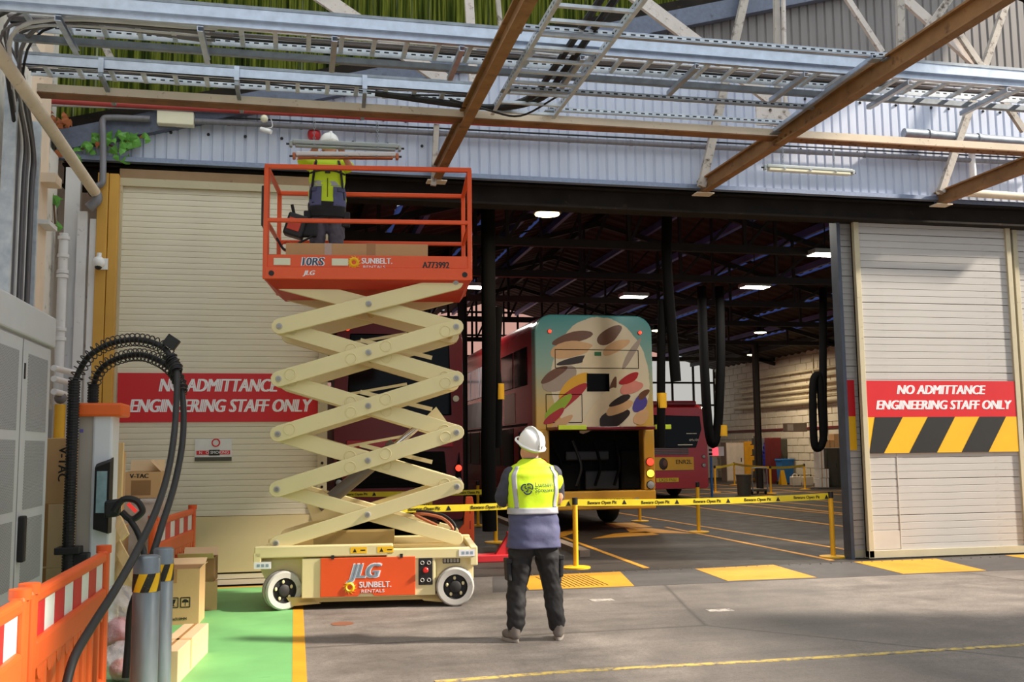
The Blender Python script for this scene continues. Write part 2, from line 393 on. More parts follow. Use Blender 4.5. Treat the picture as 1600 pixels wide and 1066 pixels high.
def special():
    N = NT('green_sheet')                    # algae-stained translucent sheeting, streaked rib by rib
    a = N.noise(7, 3, 0.6, stretch=(1.7, 1, 0.05)); b2 = N.noise(16, 4, 0.7, stretch=(1.5, 1, 0.12))
    c = N.ramp(a, [(0.3, lin((30, 32, 20))), (0.44, lin((70, 84, 34))), (0.54, lin((140, 146, 60))), (0.62, lin((70, 84, 48))), (0.74, lin((206, 210, 150)))])
    c = N.mix(0.6, c, N.ramp(b2, [(0.35, (0.35, 0.36, 0.3, 1)), (0.65, W1)]), 'MULTIPLY')
    t = N.n('BsdfTranslucent'); d = N.n('BsdfDiffuse'); mx = N.n('MixShader'); mx.inputs[0].default_value = 0.5
    N.l(c, t.inputs[0]); N.l(c, d.inputs[0]); N.l(d.outputs[0], mx.inputs[1]); N.l(t.outputs[0], mx.inputs[2])
    N.l(mx.outputs[0], N.t.nodes['Material Output'].inputs[0])
    for nm, cc in (('pane_pink', (255, 220, 206)), ('pane_sky', (246, 240, 232))):
        N = NT(nm); t = N.n('BsdfTranslucent'); t.inputs[0].default_value = lin(cc); tp = N.n('BsdfTransparent'); tp.inputs[0].default_value = lin(cc); mx = N.n('MixShader'); mx.inputs[0].default_value = 0.75; N.l(t.outputs[0], mx.inputs[1]); N.l(tp.outputs[0], mx.inputs[2]); N.l(mx.outputs[0], N.t.nodes['Material Output'].inputs[0])
    N = NT('canopy_sheet'); t = N.n('BsdfTranslucent'); c = N.ramp(N.noise(2, 4, 0.6, stretch=(6, 0.4, 1)), [(0.3, (0.52, 0.60, 0.66, 1)), (0.7, (0.74, 0.82, 0.88, 1))]); N.l(c, t.inputs[0]); N.l(t.outputs[0], N.t.nodes['Material Output'].inputs[0])
    N = NT('rooflight'); t = N.n('BsdfTranslucent'); t.inputs[0].default_value = lin((150, 162, 206)); N.l(t.outputs[0], N.t.nodes['Material Output'].inputs[0])
    N = NT('plastic_wrap'); N.b.inputs['Base Color'].default_value = lin((236, 228, 232)); N.b.inputs['Roughness'].default_value = 0.25
    N.b.inputs['Alpha'].default_value = 0.4; N.bump(N.noise(14, 4, 0.7), 0.8, 0.03)
    for nm, ax in (('perf_x', 0), ('perf_y', 1), ('perf_z', 2)):      # slotted galvanised strip: punched slots along one axis
        N = NT(nm); xyz = N.sep(); g = N.math('PINGPONG', xyz[ax], 0.045); on = N.math('GREATER_THAN', g, 0.022)
        zz = N.math('ABSOLUTE', xyz[2 if ax != 2 else 1]); band = N.math('LESS_THAN', zz, 0.008)
        base = N.ramp(N.noise(9), [(0.3, lin((186, 196, 210))), (0.7, lin((222, 228, 236)))])
        c = N.mix(N.math('MULTIPLY', on, band), base, lin((40, 42, 48))); N.l(c, N.b.inputs['Base Color'])
        N.b.inputs['Roughness'].default_value = 0.42; N.b.inputs['Metallic'].default_value = 0.3
    N = NT('mesh_vent'); xyz = N.sep()       # fine round-hole perforation of the cabinet doors
    u = N.math('PINGPONG', N.math('ADD', xyz[1], xyz[2]), 0.011); v = N.math('PINGPONG', N.math('SUBTRACT', xyz[1], xyz[2]), 0.011)
    h = N.math('MULTIPLY', N.math('GREATER_THAN', u, 0.0045), N.math('GREATER_THAN', v, 0.0045))
    N.l(N.mix(h, lin((172, 172, 176)), lin((78, 78, 80))), N.b.inputs['Base Color']); N.b.inputs['Roughness'].default_value = 0.6
    N = NT('bus_wrap'); xyz = N.sep()        # printed wrap: teal at the top fading to yellow, with a pale disc
    g = N.math('DIVIDE', N.math('SUBTRACT', xyz[2], 1.6), 2.7)
    c = N.ramp(g, [(0.0, lin((226, 166, 60))), (0.3, lin((214, 176, 96))), (0.62, lin((150, 176, 160))), (1.0, lin((84, 160, 164)))])
    dx = N.math('MULTIPLY', N.math('SUBTRACT', xyz[0], 0.12), 0.92); dz = N.math('MULTIPLY', N.math('SUBTRACT', xyz[2], 3.0), 0.74)
    r = N.math('ADD', N.math('SQRT', N.math('ADD', N.math('MULTIPLY', dx, dx), N.math('MULTIPLY', dz, dz))), N.math('MULTIPLY', N.noise(4), 0.08))
    c = N.mix(N.ramp(r, [(0.0, W1), (0.99, W1), (1.0, G1)]), c, lin((226, 212, 184))); N.l(c, N.b.inputs['Base Color']); N.b.inputs['Roughness'].default_value = 0.22
special()
for nm, cc in (('print_brown', (112, 72, 50)), ('print_tan', (214, 170, 124)), ('print_cream', (228, 210, 176)), ('print_green', (150, 176, 40)), ('print_crimson', (176, 40, 44)), ('print_pink', (220, 140, 124)), ('print_violet', (84, 74, 150)), ('print_dark', (52, 40, 36)), ('print_ochre', (226, 170, 40)), ('print_grey', (168, 150, 136))): mat(nm, cc, 0.3, var=0.06)
# ================================================================== SETTING
WY = 13.0                                              # plane of the shed front
def slab(name, m, x0, x1, y0, y1, z0, z1, parent=None, **k): return MB().box(x0, x1, y0, y1, z0, z1).build(name, m, parent, **k)
floor = thing('floor', 'grey worn asphalt yard floor in front of the shed', 'floor', (0, 0, 0), world=True, kind='structure')
slab('yard_surface', 'asphalt', -14, 34, -14, 12.98, -0.2, 0, floor)
slab('shop_surface', 'shop_floor', -3.2, 22.2, 12.98, 50.2, -0.2, 0.0, floor)
slab('green_painted_bay', 'green_paint', -3.0, 0.0, 3.0, 12.86, 0, 0.004, floor)
slab('yellow_border', 'yellow_paint', 0.0, 0.105, 3.0, 11.9, 0, 0.005, floor)
slab('yellow_border', 'yellow_paint', -2.2, 0.2, 12.86, 12.96, 0, 0.004, floor)
def ground_quad(name, m, pts, h=0.004):
    ps = [gr(*p) for p in pts]; b = MB(); b.loft([[(p.x, p.y, 0.0) for p in ps], [(p.x, p.y, h) for p in ps]]); return b.build(name, m, floor)
ground_quad('ramp_strip', 'ramp', [(770, 926), (1610, 890), (1610, 866.5), (770, 902)], 0.003)
for q in ([(826, 922.5), (991, 916.5), (969, 894), (815, 901)], [(1137, 908.5), (1276, 903), (1208, 883.2), (1086, 889.6)], [(1411, 897.4), (1541, 892.3), (1462, 873.5), (1334, 878.6)], [(1688, 886), (1818, 880), (1700, 863), (1570, 868.5)]):
    ground_quad('yellow_patch', 'yellow_paint', q, 0.006)
b = MB()
for i in range(46): b.cyl((2.9 + i * 0.16, 12.98, 0.0), (2.9 + i * 0.16, 12.98, 0.012), 0.014, n=6)
b.build('rivet_row', 'steel', floor, kind='stuff')
b = MB()
for i in range(12):
    X0 = 3.05 + i * 0.06; b.box(X0, X0 + 0.014, 11.75, 12.75, 0.0055, 0.0075)
b.build('tyre_mark', 'dark_steel', floor, kind='stuff')
b = MB(); pts = [gr(680, 1066), gr(900, 1049), gr(1200, 1033), gr(1600, 1008), gr(1700, 1002)]
for p, q in zip(pts[:-1], pts[1:]): b.bar((p.x, p.y, 0.001), (q.x, q.y, 0.001), 0.075, 0.006)
b.build('worn_yellow_line', 'worn_yellow', floor)
for u, v in ((940, 938), (1125, 954)):
    p = gr(u, v); slab('paint_fleck', 'worn_white', p.x - 0.13, p.x + 0.13, p.y - 0.07, p.y + 0.07, 0, 0.003, floor)
p = gr(535, 975); b = MB(); b.lathe([(0.11, 0), (0.11, 0.003)], (p.x, p.y, 0), 14); b.build('rust_stain', mat('rust', (126, 78, 56), 0.8, var=0.2), floor)
for (a, c) in (((1010, 888), (880, 840)), ((1300, 876), (1040, 824)), ((1327, 860), (955, 800)), ((1327, 824), (1027, 785)), ((1330, 806), (1090, 783)), ((1330, 795), (1150, 778)), ((880, 890), (820, 855))):
    p, q = gr(*a), gr(*c); MB().bar((p.x, p.y, 0.002), (q.x, q.y, 0.002), 0.09, 0.006).build('bay_line', 'line_yellow', floor)
for q in ([(925, 842), (1030, 836), (1010, 831), (960, 834)], [(985, 833), (1085, 834), (1020, 826), (975, 824)], [(960, 825), (1020, 824), (990, 817), (945, 818)], [(872, 842), (905, 830), (896, 826), (872, 833)]):
    ground_quad('pit_edge_mark', 'line_yellow', q)
for i in range(3): slab('aisle_line', 'line_yellow', 13 + i * 2.4, 13.12 + i * 2.4, 16, 46, 0, 0.004, floor)
slab('cross_line', 'line_yellow', 11.5, 21.5, 33.0, 33.2, 0, 0.004, floor); slab('cross_line', 'line_yellow', 12.5, 21.5, 36.6, 36.8, 0, 0.004, floor)
# inspection pit kerb below the tall buses
b = MB(); b.bar((4.35, 14.9, 0.05), (4.65, 24, 0.05), 0.16, 0.1); b.build('pit_kerb', 'beige_dark', floor)
# ---- corrugated shed front
def ribs(b, x0, x1, zb, zt, y, per, dep, duty=0.6):
    xs = []; x = x0
    while x < x1 - 1e-6:
        for f, d in ((0, 0), (duty, 0), (duty + 0.12, dep), (0.88, dep)):
            if x + f * per <= x1: xs.append((x + f * per, d))
        x += per
    xs.append((x1, 0)); k = len(b.v)
    vs = []
    for (x, d) in xs: vs += [(x, y + d, zb(x)), (x, y + d, zt(x))]
    b.add(vs, [(2 * i, 2 * i + 2, 2 * i + 3, 2 * i + 1) for i in range(len(xs) - 1)]); return b
barge = lambda x: 5.56 + (min(x, 9.6) + 2.85) * 0.2815 - max(0, x - 9.6) * 0.2815
front = thing('wall_front', 'grey corrugated cladding of the shed front above the door opening', 'wall', (0, WY, 5.3), world=True, kind='structure')
x = -2.9
while x < 15:
    x1 = x + 0.84; top = lambda q: min(7.2, barge(q))
    ribs(MB(), x, x1, lambda q: 5.34, top, WY, 0.14, 0.02, 0.7).build('cladding_sheet', 'cladding', front)
    if barge(x1) > 7.2: ribs(MB(), x, x1, lambda q: max(7.12, 5.3) if barge(q) > 7.12 else barge(q), lambda q: min(9.3, barge(q)), WY + 0.06, 0.14, 0.02, 0.7).build('cladding_sheet', 'cladding_shaded', front)
    x = x1
x = -3.4
while x < 9:
    x1 = x + 0.65; ribs(MB(), x, x1, lambda q: barge(q) - 0.1, lambda q: max(9.4, barge(q)), WY + 0.14, 0.065, 0.02, 0.5).build('translucent_sheet', 'green_sheet', front); x = x1
slab('drip_flashing', 'flashing', -2.95, 9.45, WY - 0.06, WY + 0.05, 5.30, 5.36, front)
slab('drip_flashing', 'flashing', 9.5, 15, WY + 0.1, WY + 0.2, 5.30, 5.36, front)
MB().bar((-2.95, WY - 0.05, 5.5), (9.7, WY - 0.05, barge(9.7) - 0.05), 0.14, 0.26, up=(0, 0, 1)).build('barge_flashing', 'barge', front)
MB().bar((-2.95, WY - 0.0, 5.72), (9.7, WY - 0.0, barge(9.7) + 0.17), 0.1, 0.14).build('barge_cap', 'dark_steel', front)
bolt = MB().ball((0, 0, 0), 0.022, 8, 4).mesh('bolt'); bolt.materials.append(MATS['cable_black'])
def bolts(z, x0, x1, st):
    x = x0
    while x < x1:
        o = bpy.data.objects.new('bolt', bolt); COL.objects.link(o); o.parent = front; o.location = (x, -0.005, z - 5.3); x += st
bolts(6.05, -1.6, 1.6, 0.3); bolts(5.72, -1.6, 1.9, 0.46); bolts(6.75, 7.0, 11, 0.3); bolts(5.98, 7.2, 11, 0.46)
# lintel and dark girder over the opening
lint = thing('trim_1', 'dark steel lintel girder over the shed opening', 'beam', (0, 13.2, 5.0), world=True, kind='structure')
MB().ibeam((-2.9, 13.22, 5.14), (16, 13.22, 5.14), 0.24, 0.3, 0.03).build('girder', 'dark_steel', lint)
slab('soffit_plate', 'dark_steel', -2.9, 16, 13.36, 13.44, 5.0, 6.0, lint)
slab('track_board', 'beam_timber', -2.2, 0.45, 13.0, 13.08, 5.10, 5.22, lint)
# side, rear walls and roof of the shed
slab('wall_left', 'white_wall', -3.4, -3.0, 2.0, 13.2, 0, 9.4, kind='structure', label='peeling white painted wall at the left of the yard', cat='wall')
slab('wall_shed_left', 'white_wall', -3.5, -3.2, 13.2, 50, 0, 5.7, kind='structure', label='inner left wall of the shed', cat='wall')
ceil = thing('ceiling', 'dark sheeted pitched roof of the shed', 'roof', (0, 13.2, 5.6), world=True, kind='structure')
def zr(x): return 5.7 + (x + 3.2) * 0.27 if x < 9.5 else 5.7 + (22.2 - x) * 0.27
GAPS = [2.2, 4.9, 7.0, 11.2, 12.9, 14.6, 16.3, 18.0, 19.7]
for gx in GAPS:
    for y0, y1 in ((15.4, 22.0), (22.4, 30.1), (30.5, 42.8)): MB().loft([[(gx, y0, zr(gx) + 0.03), (gx + 0.16, y0, zr(gx + 0.16) + 0.03), (gx + 0.16, y1, zr(gx + 0.16) + 0.03), (gx, y1, zr(gx) + 0.03)], [(gx, y0, zr(gx) + 0.045), (gx + 0.16, y0, zr(gx + 0.16) + 0.045), (gx + 0.16, y1, zr(gx + 0.16) + 0.045), (gx, y1, zr(gx) + 0.045)]]).build('rooflight', 'rooflight', ceil)
    if gx: pass
EDG = [-3.3] + [e for g in GAPS if g < 9.5 for e in (g, g + 0.16)] + [9.5]; EDG2 = [9.5] + [e for g in GAPS if g > 9.5 for e in (g, g + 0.16)] + [22.3]
for xa, xb in list(zip(EDG[::2], EDG[1::2])) + list(zip(EDG2[::2], EDG2[1::2])):
    b = MB(); n = 60; vs = []; fs = []
    for i in range(n * 4 + 1):                          # corrugated sheeting, ribs running up the slope
        y = 13.3 + (50 - 13.3) * i / (n * 4); d = 0.05 if i % 4 in (1, 2) else 0
        vs += [(xa, y, zr(xa) + d), (xb, y, zr(xb) + d), (xa, y, zr(xa) + 0.2), (xb, y, zr(xb) + 0.2)]
    for i in range(n * 4): k = 4 * i; fs += [(k, k + 4, k + 5, k + 1), (k + 2, k + 3, k + 7, k + 6)]
    b.add(vs, fs).build('roof_slope', 'roof_dark', ceil)
pur = None
for i, x in enumerate((-1.8, -0.2, 1.4, 3.0, 4.6, 6.2, 7.8, 9.5, 11.1, 12.7, 14.3, 15.9, 17.5, 19.1, 20.7)):
    b = MB(); b.bar((x, 13.5, zr(x) - 0.1), (x, 50, zr(x) - 0.1), 0.12, 0.2); b.build('purlin', 'purlin_daylit' if i in (3, 5, 6, 8, 9, 10, 11, 13) else 'truss_steel', ceil)
def truss(Y, lab):
    t = thing('roof_truss', lab, 'truss', (0, Y, 5.6), world=True, kind='structure')
    MB().bar((-3, Y, 5.68), (22, Y, 5.68), 0.12, 0.16).build('bottom_chord', 'truss_steel', t)
    for a, c in ((-3, 9.5), (9.5, 22)): MB().bar((a, Y, zr(a) - 0.28), (c, Y, zr(c) - 0.28), 0.12, 0.16).build('top_chord', 'truss_steel', t)
    for i in range(9):
        xx = -1 + i * 2.5; nx = xx + 1.25
        MB().bar((xx, Y, 5.7), (xx, Y, zr(xx) - 0.3), 0.07, 0.07).build('web_post', 'truss_steel', t)
        MB().bar((xx, Y, 5.7), (nx if xx < 9 else nx + 1.2, Y, zr(nx if xx < 9 else nx + 1.2) - 0.3), 0.06, 0.06).build('web_diagonal', 'truss_steel', t)
for i, (Y, l) in enumerate(((15.2, 'roof truss nearest the shed opening'), (18.7, 'second roof truss behind the opening, above the buses'), (22.2, 'third roof truss over the buses'), (26, 'fourth roof truss deep in the shed'), (30.3, 'fifth roof truss deep in the shed'), (36, 'sixth roof truss far inside the shed'), (43, 'roof truss closest to the glazed end wall'))): truss(Y, l)
for x, Y in ((3.9, 23.5), (17.6, 36.0)):
    MB().ibeam((0, 0, 0), (0, 0, 0.001), 0.2, 0.2)
    b = MB(); b.box(x - 0.1, x + 0.1, Y - 0.012, Y + 0.012, 0, 5.7).box(x - 0.1, x - 0.08, Y - 0.1, Y + 0.1, 0, 5.7).box(x + 0.08, x + 0.1, Y - 0.1, Y + 0.1, 0, 5.7).build('trim_2', 'truss_steel', kind='structure', label='dark steel column inside the shed standing at %s' % {3.9: 'the side of the patterned bus', 11.2: 'the right of the patterned bus', 13.9: 'the right of the single-deck bus', 17.6: 'the painted side wall'}[x], cat='column')
# glazed end wall
back = thing('wall_back', 'glazed end wall of the shed behind the buses', 'wall', (0, 50, 0), world=True, kind='structure')
slab('lower_wall', 'white_wall', -3.4, 22.4, 50, 50.3, 0, 2.6, back)
pm = MB().box(0, 1.12, 0, 0.02, 0, 1.12).mesh('pane'); pm2 = pm.copy(); pm.materials.append(MATS['pane_pink']); pm2.materials.append(MATS['pane_sky'])
for i in range(21):
    for j in range(6):
        x = -3.2 + i * 1.2; z = 2.65 + j * 1.2
        if z > zr(x + 0.6) : continue
        o = bpy.data.objects.new('pane', pm if (i < 15 or j > 2) else pm2); COL.objects.link(o); o.parent = back; o.location = (x + 0.04, 0.05, z + 0.04)
for i in range(22):
    x = -3.2 + i * 1.2; MB().box(x - 0.05, x + 0.05, 49.95, 50.05, 2.6, max(3.0, zr(x))).build('glazing_bar', 'glazing_bar', back)
for j in range(6):
    z = 2.65 + j * 1.2; MB().box(-3.2, 22.2, 49.95, 50.05, z - 0.05, z + 0.05).build('glazing_bar', 'glazing_bar', back)
# painted brick side wall with pipes
wr = thing('wall_right', 'cream painted block side wall of the shed with pipe runs', 'wall', (22, 30, 0), world=True, kind='structure')
slab('backing', 'mortar', 22.05, 22.4, 13.5, 50, 0, 6.2, wr)
bk = MB().box(0, 0.05, 0, 0.94, 0, 0.30).mesh('block'); bk.materials.append(MATS['brick_paint']); nb = 0
for j in range(18):
    for i in range(17):
        y = 28.6 + i * 1.0 + (0.5 if j % 2 else 0)
        if nb >= 300: break
        o = bpy.data.objects.new('block', bk); COL.objects.link(o); o.parent = wr; o.location = (0.0, y - 30, 0.02 + j * 0.33); nb += 1
b = MB()
for j in range(18):
    for i in range(20):
        y = (45.6 if i >= 15 else 13.6) + (i - 15 if i >= 15 else i) * 1.0 + (0.5 if j % 2 else 0)
        if y < 49.4: b.box(22.0, 22.05, y, y + 0.94, 0.02 + j * 0.33, 0.32 + j * 0.33)
b.build('block_field', 'brick_paint', wr, kind='stuff')
for k, z in enumerate((3.55, 3.8, 4.05, 4.3, 4.6, 4.9)): MB().cyl((21.8, 20, z), (21.8, 47, z), 0.06 if k else 0.12, n=10).build('pipe_run', 'pipe_cream', wr, smooth=True)
for y in (29.5, 31, 33.5, 38.5): MB().cyl((21.92, y, 1.7), (21.92, y, 3.5), 0.035, n=8).build('pipe_drop', 'pipe_cream', wr, smooth=True)
for y in (28, 33, 39): MB().bar((21.75, y, 3.4), (21.75, y, 5.6), 0.06, 0.06).build('pipe_hanger', 'pipe_cream', wr)
slab('dado_rail', 'dark_red', 21.95, 22.0, 13.6, 49.5, 2.35, 2.45, wr)
# ================================================================== DOORS
d1 = thing('door_1', 'cream roller shutter door with long red notice at the left of the opening', 'door', (0, 13.05, 0), world=True, kind='structure')
slab('backing', 'door_back', -2.2, 0.3, 13.09, 13.12, 0, 5.1, d1)
sl = None; z = 0.86; k = 0
while z < 5.05:
    if sl is None:
        b = MB(); b.prism([(13.085, z + 0.0), (13.05, z + 0.0), (13.045, z + 0.006), (13.045, z + 0.066), (13.05, z + 0.072), (13.085, z + 0.072)], -2.18, 0.29, 'x')
        sl = b.build('slat', 'slat_cream', d1); z0 = z
    else: dup(sl, (0, 0, z - z0))
    z += 0.074; k += 1
slab('kick_panel', 'door_panel', -2.18, 0.29, 13.03, 13.07, 0.17, 0.855, d1)
for z in (0.02, 0.09): slab('bottom_slat', 'slat_cream', -2.18, 0.29, 13.04, 13.08, z, z + 0.06, d1)
slab('frame', 'door_frame', 0.28, 0.40, 13.0, 13.14, 0, 5.1, d1); slab('frame', 'door_frame', -2.22, -2.16, 13.0, 13.14, 0, 5.1, d1); slab('frame', 'door_frame', -2.2, 0.4, 12.99, 13.1, 5.0, 5.1, d1)
b = MB()
for i in range(16): b.ball((0.34, 12.995, 0.3 + i * 0.3), 0.018, 8, 4)
b.build('stud_row', 'dark_steel', d1, kind='stuff')
def notice(u, v0, v1, name, x0, x1, z0, z1, y, lab, w=1.0):
    t = thing(name, lab, 'sign', ((x0 + x1) / 2, y, z0), world=True)
    slab('board', 'sign_red', x0, x1, y - 0.012, y, z0, z1, t)
    h = z1 - z0; cx = (x0 + x1) / 2; W = x1 - x0
    text('NO ADMITTANCE', 'white_print', t, (cx - 0.02, y - 0.0135, z0 + h * 0.74), 0.205 * w, shear=0.2, bold=0.0105, fit=W * 0.59)
    text('ENGINEERING STAFF ONLY', 'white_print', t, (cx + 0.02, y - 0.0135, z0 + h * 0.32), 0.205 * w, shear=0.2, bold=0.0105, fit=W * 0.905)
    return t
notice(0, 0, 0, 'door_notice', -2.15, 0.28, 2.03, 2.64, 13.043, 'long red NO ADMITTANCE notice across the cream roller shutter', 1.12)
t = thing('warning_notice', 'small torn white and red notice low on the roller shutter', 'sign', (-1.0, 13.04, 1.5), world=True)
p0 = at(305, 686, 13.04); p1 = at(362, 719, 13.04)
slab('board', 'board_white', p0.x, p1.x, 13.03, 13.044, p1.z, p0.z, t)
slab('red_band', 'sign_red', p0.x + 0.02, p1.x - 0.02, 13.026, 13.031, p1.z + 0.07, p1.z + 0.12, t); slab('torn_strip', 'hazard_black', p0.x + 0.17, p0.x + 0.30, 13.024, 13.03, p1.z + 0.06, p1.z + 0.13, t)
slab('stained_strip', 'bin_grey', p0.x, p1.x, 13.028, 13.031, p1.z - 0.01, p1.z + 0.04, t)
MB().torus((p0.x + 0.25, 13.028, p0.z - 0.05), 0.045, 0.008).build('prohibition_ring', 'sign_red', t); text('N   O SMOKING', 'white_print', t, (p0.x + 0.23, 13.0245, p1.z + 0.095), 0.05)
# yellow door post
yc = thing('trim_3', 'ochre painted timber door post left of the roller shutter', 'post', (-2.3, 12.95, 0), world=True, kind='structure')
slab('board', 'ochre', -2.43, -2.305, 12.86, 13.1, 0, 5.12, yc, bevel=0.006); slab('board', 'ochre', -2.298, -2.19, 12.88, 13.1, 0, 5.12, yc, bevel=0.006)
def leaf_door(name, lab, x0, x1, y, zt, sl_h, frame=0.085, msg=True, panels=True):
    t = thing(name, lab, 'door', (x0, y, 0), world=True, kind='structure')
    slab('backing', 'door_back', x0, x1, y + 0.03, y + 0.06, 0.03, zt, t)
    first = None; z = 0.1; i = 0; x0s = x0 + frame; x1s = x1 - frame
    while z < zt - 0.1:
        h = sl_h - 0.0025
        if first is None:
            b = MB(); b.prism([(y + 0.035, z), (y + 0.005, z), (y, z + 0.005), (y, z + h - 0.005), (y + 0.005, z + h), (y + 0.035, z + h)], x0s, x1s, 'x'); first = b.build('slat', 'slat_grey', t); z0 = z
        else: dup(first, (0, 0, z - z0))
        z += sl_h + (0.006 if i % 5 == 4 else 0); i += 1
    for a, c in ((x0, x0 + frame), (x1 - frame, x1)): slab('stile', 'door_frame', a, c, y - 0.035, y + 0.06, 0.02, zt, t, bevel=0.006)
    slab('bottom_rail', 'door_frame', x0, x1, y - 0.035, y + 0.06, 0.02, 0.12, t); slab('top_rail', 'door_frame', x0, x1, y - 0.03, y + 0.06, zt - 0.1, zt, t)
    return t
mat('sheet_pale', (196, 190, 182), 0.6, var=0.05, dirt=((120, 110, 100), 0.4, 2.5))
d2 = leaf_door('door_2', 'grey slatted sliding door leaf with red notice and hazard stripes right of the opening', 8.16, 10.86, 13.30, 5.12, 0.104)
d3 = leaf_door('door_3', 'grey slatted sliding door leaf at the right frame edge', 10.98, 13.7, 13.40, 5.12, 0.09)
d4 = leaf_door('door_4', 'narrow edge of a slatted door leaf behind the hazard striped door', 7.98, 8.3, 13.47, 5.12, 0.09, frame=0.0)
slab('edge_post', 'edge_blue', 7.93, 7.985, 13.36, 13.56, 0, 5.15, d4); slab('edge_red', 'sign_red', 8.0, 8.16, 13.455, 13.465, 2.08, 2.62, d4); slab('edge_yellow', 'hazard_yellow', 8.0, 8.16, 13.455, 13.465, 1.58, 2.08, d4)
slab('gap_slats', 'slat_grey', 10.80, 11.0, 13.44, 13.46, 0.05, 5.1, d3)
slab('patch_edge', 'sheet_pale', 8.70, 8.712, 13.292, 13.3, 0.14, 1.52, d2); slab('patch_edge', 'sheet_pale', 8.25, 8.7, 13.296, 13.2995, 0.14, 0.4, d2)
n2 = notice(0, 0, 0, 'door_notice', 8.24, 10.77, 2.06, 2.60, 13.285, 'red NO ADMITTANCE notice on the grey sliding door', 0.95)
n3 = notice(0, 0, 0, 'door_notice', 11.07, 13.6, 2.06, 2.60, 13.385, 'red notice cut off by the right frame edge', 0.95)
hz = thing('hazard_board', 'black and yellow hazard striped board below the red notice', 'board', (9.5, 13.285, 1.55), world=True)
slab('board', 'hazard_yellow', 8.24, 10.77, 13.272, 13.285, 1.53, 2.06, hz)
for i in range(-1, 4):
    a = 8.02 + i * 0.88; h = 0.53; sk = 0.34; lo, hi = 8.241, 10.769
    poly = [(a, 1.53), (a + 0.46, 1.53), (a + 0.46 + sk, 2.06), (a + sk, 2.06)]
    if a < lo: poly = [(lo, 1.53), (max(lo, a + 0.46), 1.53), (a + 0.46 + sk, 2.06), (max(lo, a + sk), 2.06)]
    if a + 0.46 + sk > hi: poly = [(min(hi, a), 1.53), (min(hi, a + 0.46), 1.53), (min(hi, a + 0.46 + sk), 2.06 if a + .46 > hi else 2.06), (min(hi, a + sk), 2.06)]
    if poly[1][0] - poly[0][0] > 0.02 and i < 3 and i > -1: MB().prism(poly, 13.269, 13.2725).build('black_stripe', 'hazard_black', hz)
# ================================================================== LEFT WALL FITTINGS
for (y0, y1, x1, m) in ((10.9, 11.35, -2.92, 'white_wall'), (11.75, 12.1, -2.9, 'pier_peach'), (12.35, 12.6, -2.93, 'white_wall')):
    pass
wl = thing('trim_4', 'white painted boxing and panels in the left wall corner', 'panel', (-2.6, 12.9, 0), world=True, kind='structure')
def pxbox(name, m, u0, u1, v0, v1, Y, dep, parent, **k):
    vm = (v0 + v1) / 2; return slab(name, m, at(u0, vm, Y).x, at(u1, vm, Y).x, Y, Y + dep, at(u0, v1, Y).z, at(u1, v0, Y).z, parent, **k)
pxbox('tall_panel', 'white_paint', 96, 120, 262, 640, 12.92, 0.1, wl); pxbox('tall_panel', 'white_paint', 116, 131, 330, 640, 12.85, 0.1, wl); pxbox('tall_panel', 'white_paint', 131, 147, 342, 900, 12.88, 0.1, wl)
pxbox('base_panel', 'white_paint', 60, 131, 640, 925, 12.95, 0.04, wl)
pr = thing('trim_5', 'peach and white painted piers on the left wall', 'pier', (-3, 12, 0), world=True, kind='structure')
slab('pier', 'pier_peach', -3.0, -2.88, 11.95, 12.35, 0, 8.5, pr); slab('pier', 'white_wall', -3.0, -2.9, 12.4, 12.9, 0, 5.3, pr); slab('bracket', 'white_paint', -2.9, -2.78, 11.9, 12.4, 3.1, 3.22, pr); slab('bracket', 'pier_peach', -2.9, -2.72, 12.0, 12.3, 4.75, 4.86, pr); slab('bracket', 'white_paint', -2.9, -2.76, 11.95, 12.35, 4.25, 4.3, pr)
dp = thing('drainpipe', 'white cast drainpipe with collars beside the ochre door post', 'pipe', (-2.75, 12.75, 0), world=True)
p = at(100, 365, 12.75); q = at(88, 900, 12.75)
MB().cyl((p.x, 12.75, 0.0), (p.x, 12.75, p.z), 0.055, n=14).build('pipe', 'white_paint', dp, smooth=True)
for v in (372, 400, 425, 432, 515, 530):
    z = at(98, v, 12.75).z; MB().lathe([(0.056, -0.025), (0.07, -0.02), (0.07, 0.02), (0.056, 0.025)], (p.x, 12.75, z), 14).build('collar', 'white_paint', dp, smooth=True)
gp = thing('gas_pipe', 'short yellow gas pipe with valve low on the left wall', 'pipe', (-2.55, 12.2, 0), world=True)
p = at(93, 660, 12.2); MB().cyl((p.x, 12.2, 0), (p.x, 12.2, at(93, 632, 12.2).z), 0.06, n=12).build('pipe', 'yellow_gas', gp, smooth=True); MB().ball((p.x, 12.2, at(93, 622, 12.2).z), 0.07, 10, 6).build('valve', 'cable_grey', gp, smooth=True); MB().cyl((p.x + 0.12, 12.25, 0), (p.x + 0.12, 12.25, at(93, 650, 12.2).z), 0.05, n=12).build('pipe', 'yellow_gas', gp, smooth=True)
hp = thing('wall_pipe_rack', 'grey pipes on a low rack between the cabinet and the ochre post', 'pipe', (-2.6, 12.3, 0), world=True)
for v in (575, 592, 612):
    a = at(84, v, 11.9); c = at(120, v + 9, 12.8); MB().cyl(a, c, 0.035, n=10).build('pipe', 'white_paint', hp, smooth=True)
dg = thing('diagonal_pipe', 'rusty cream diagonal pipe at the upper left corner', 'pipe', (-2.5, 12, 4.8), world=True)
a = atx(-14, 66, -2.62); c = at(148, 300, 12.72)
MB().cyl(a, c, 0.065, n=12).build('pipe', 'chord_cream', dg, smooth=True)
tw = [at(148, 296, 12.75), at(152, 312, 12.75), at(138, 325, 12.75)]
MB().tube(smooth_path(tw, 4), 0.06, 10).build('elbow', 'conduit', dg, smooth=True)
rw = thing('downpipe', 'grey conduit pipe turning down beside the vine', 'pipe', (-2.2, 12.8, 5), world=True)
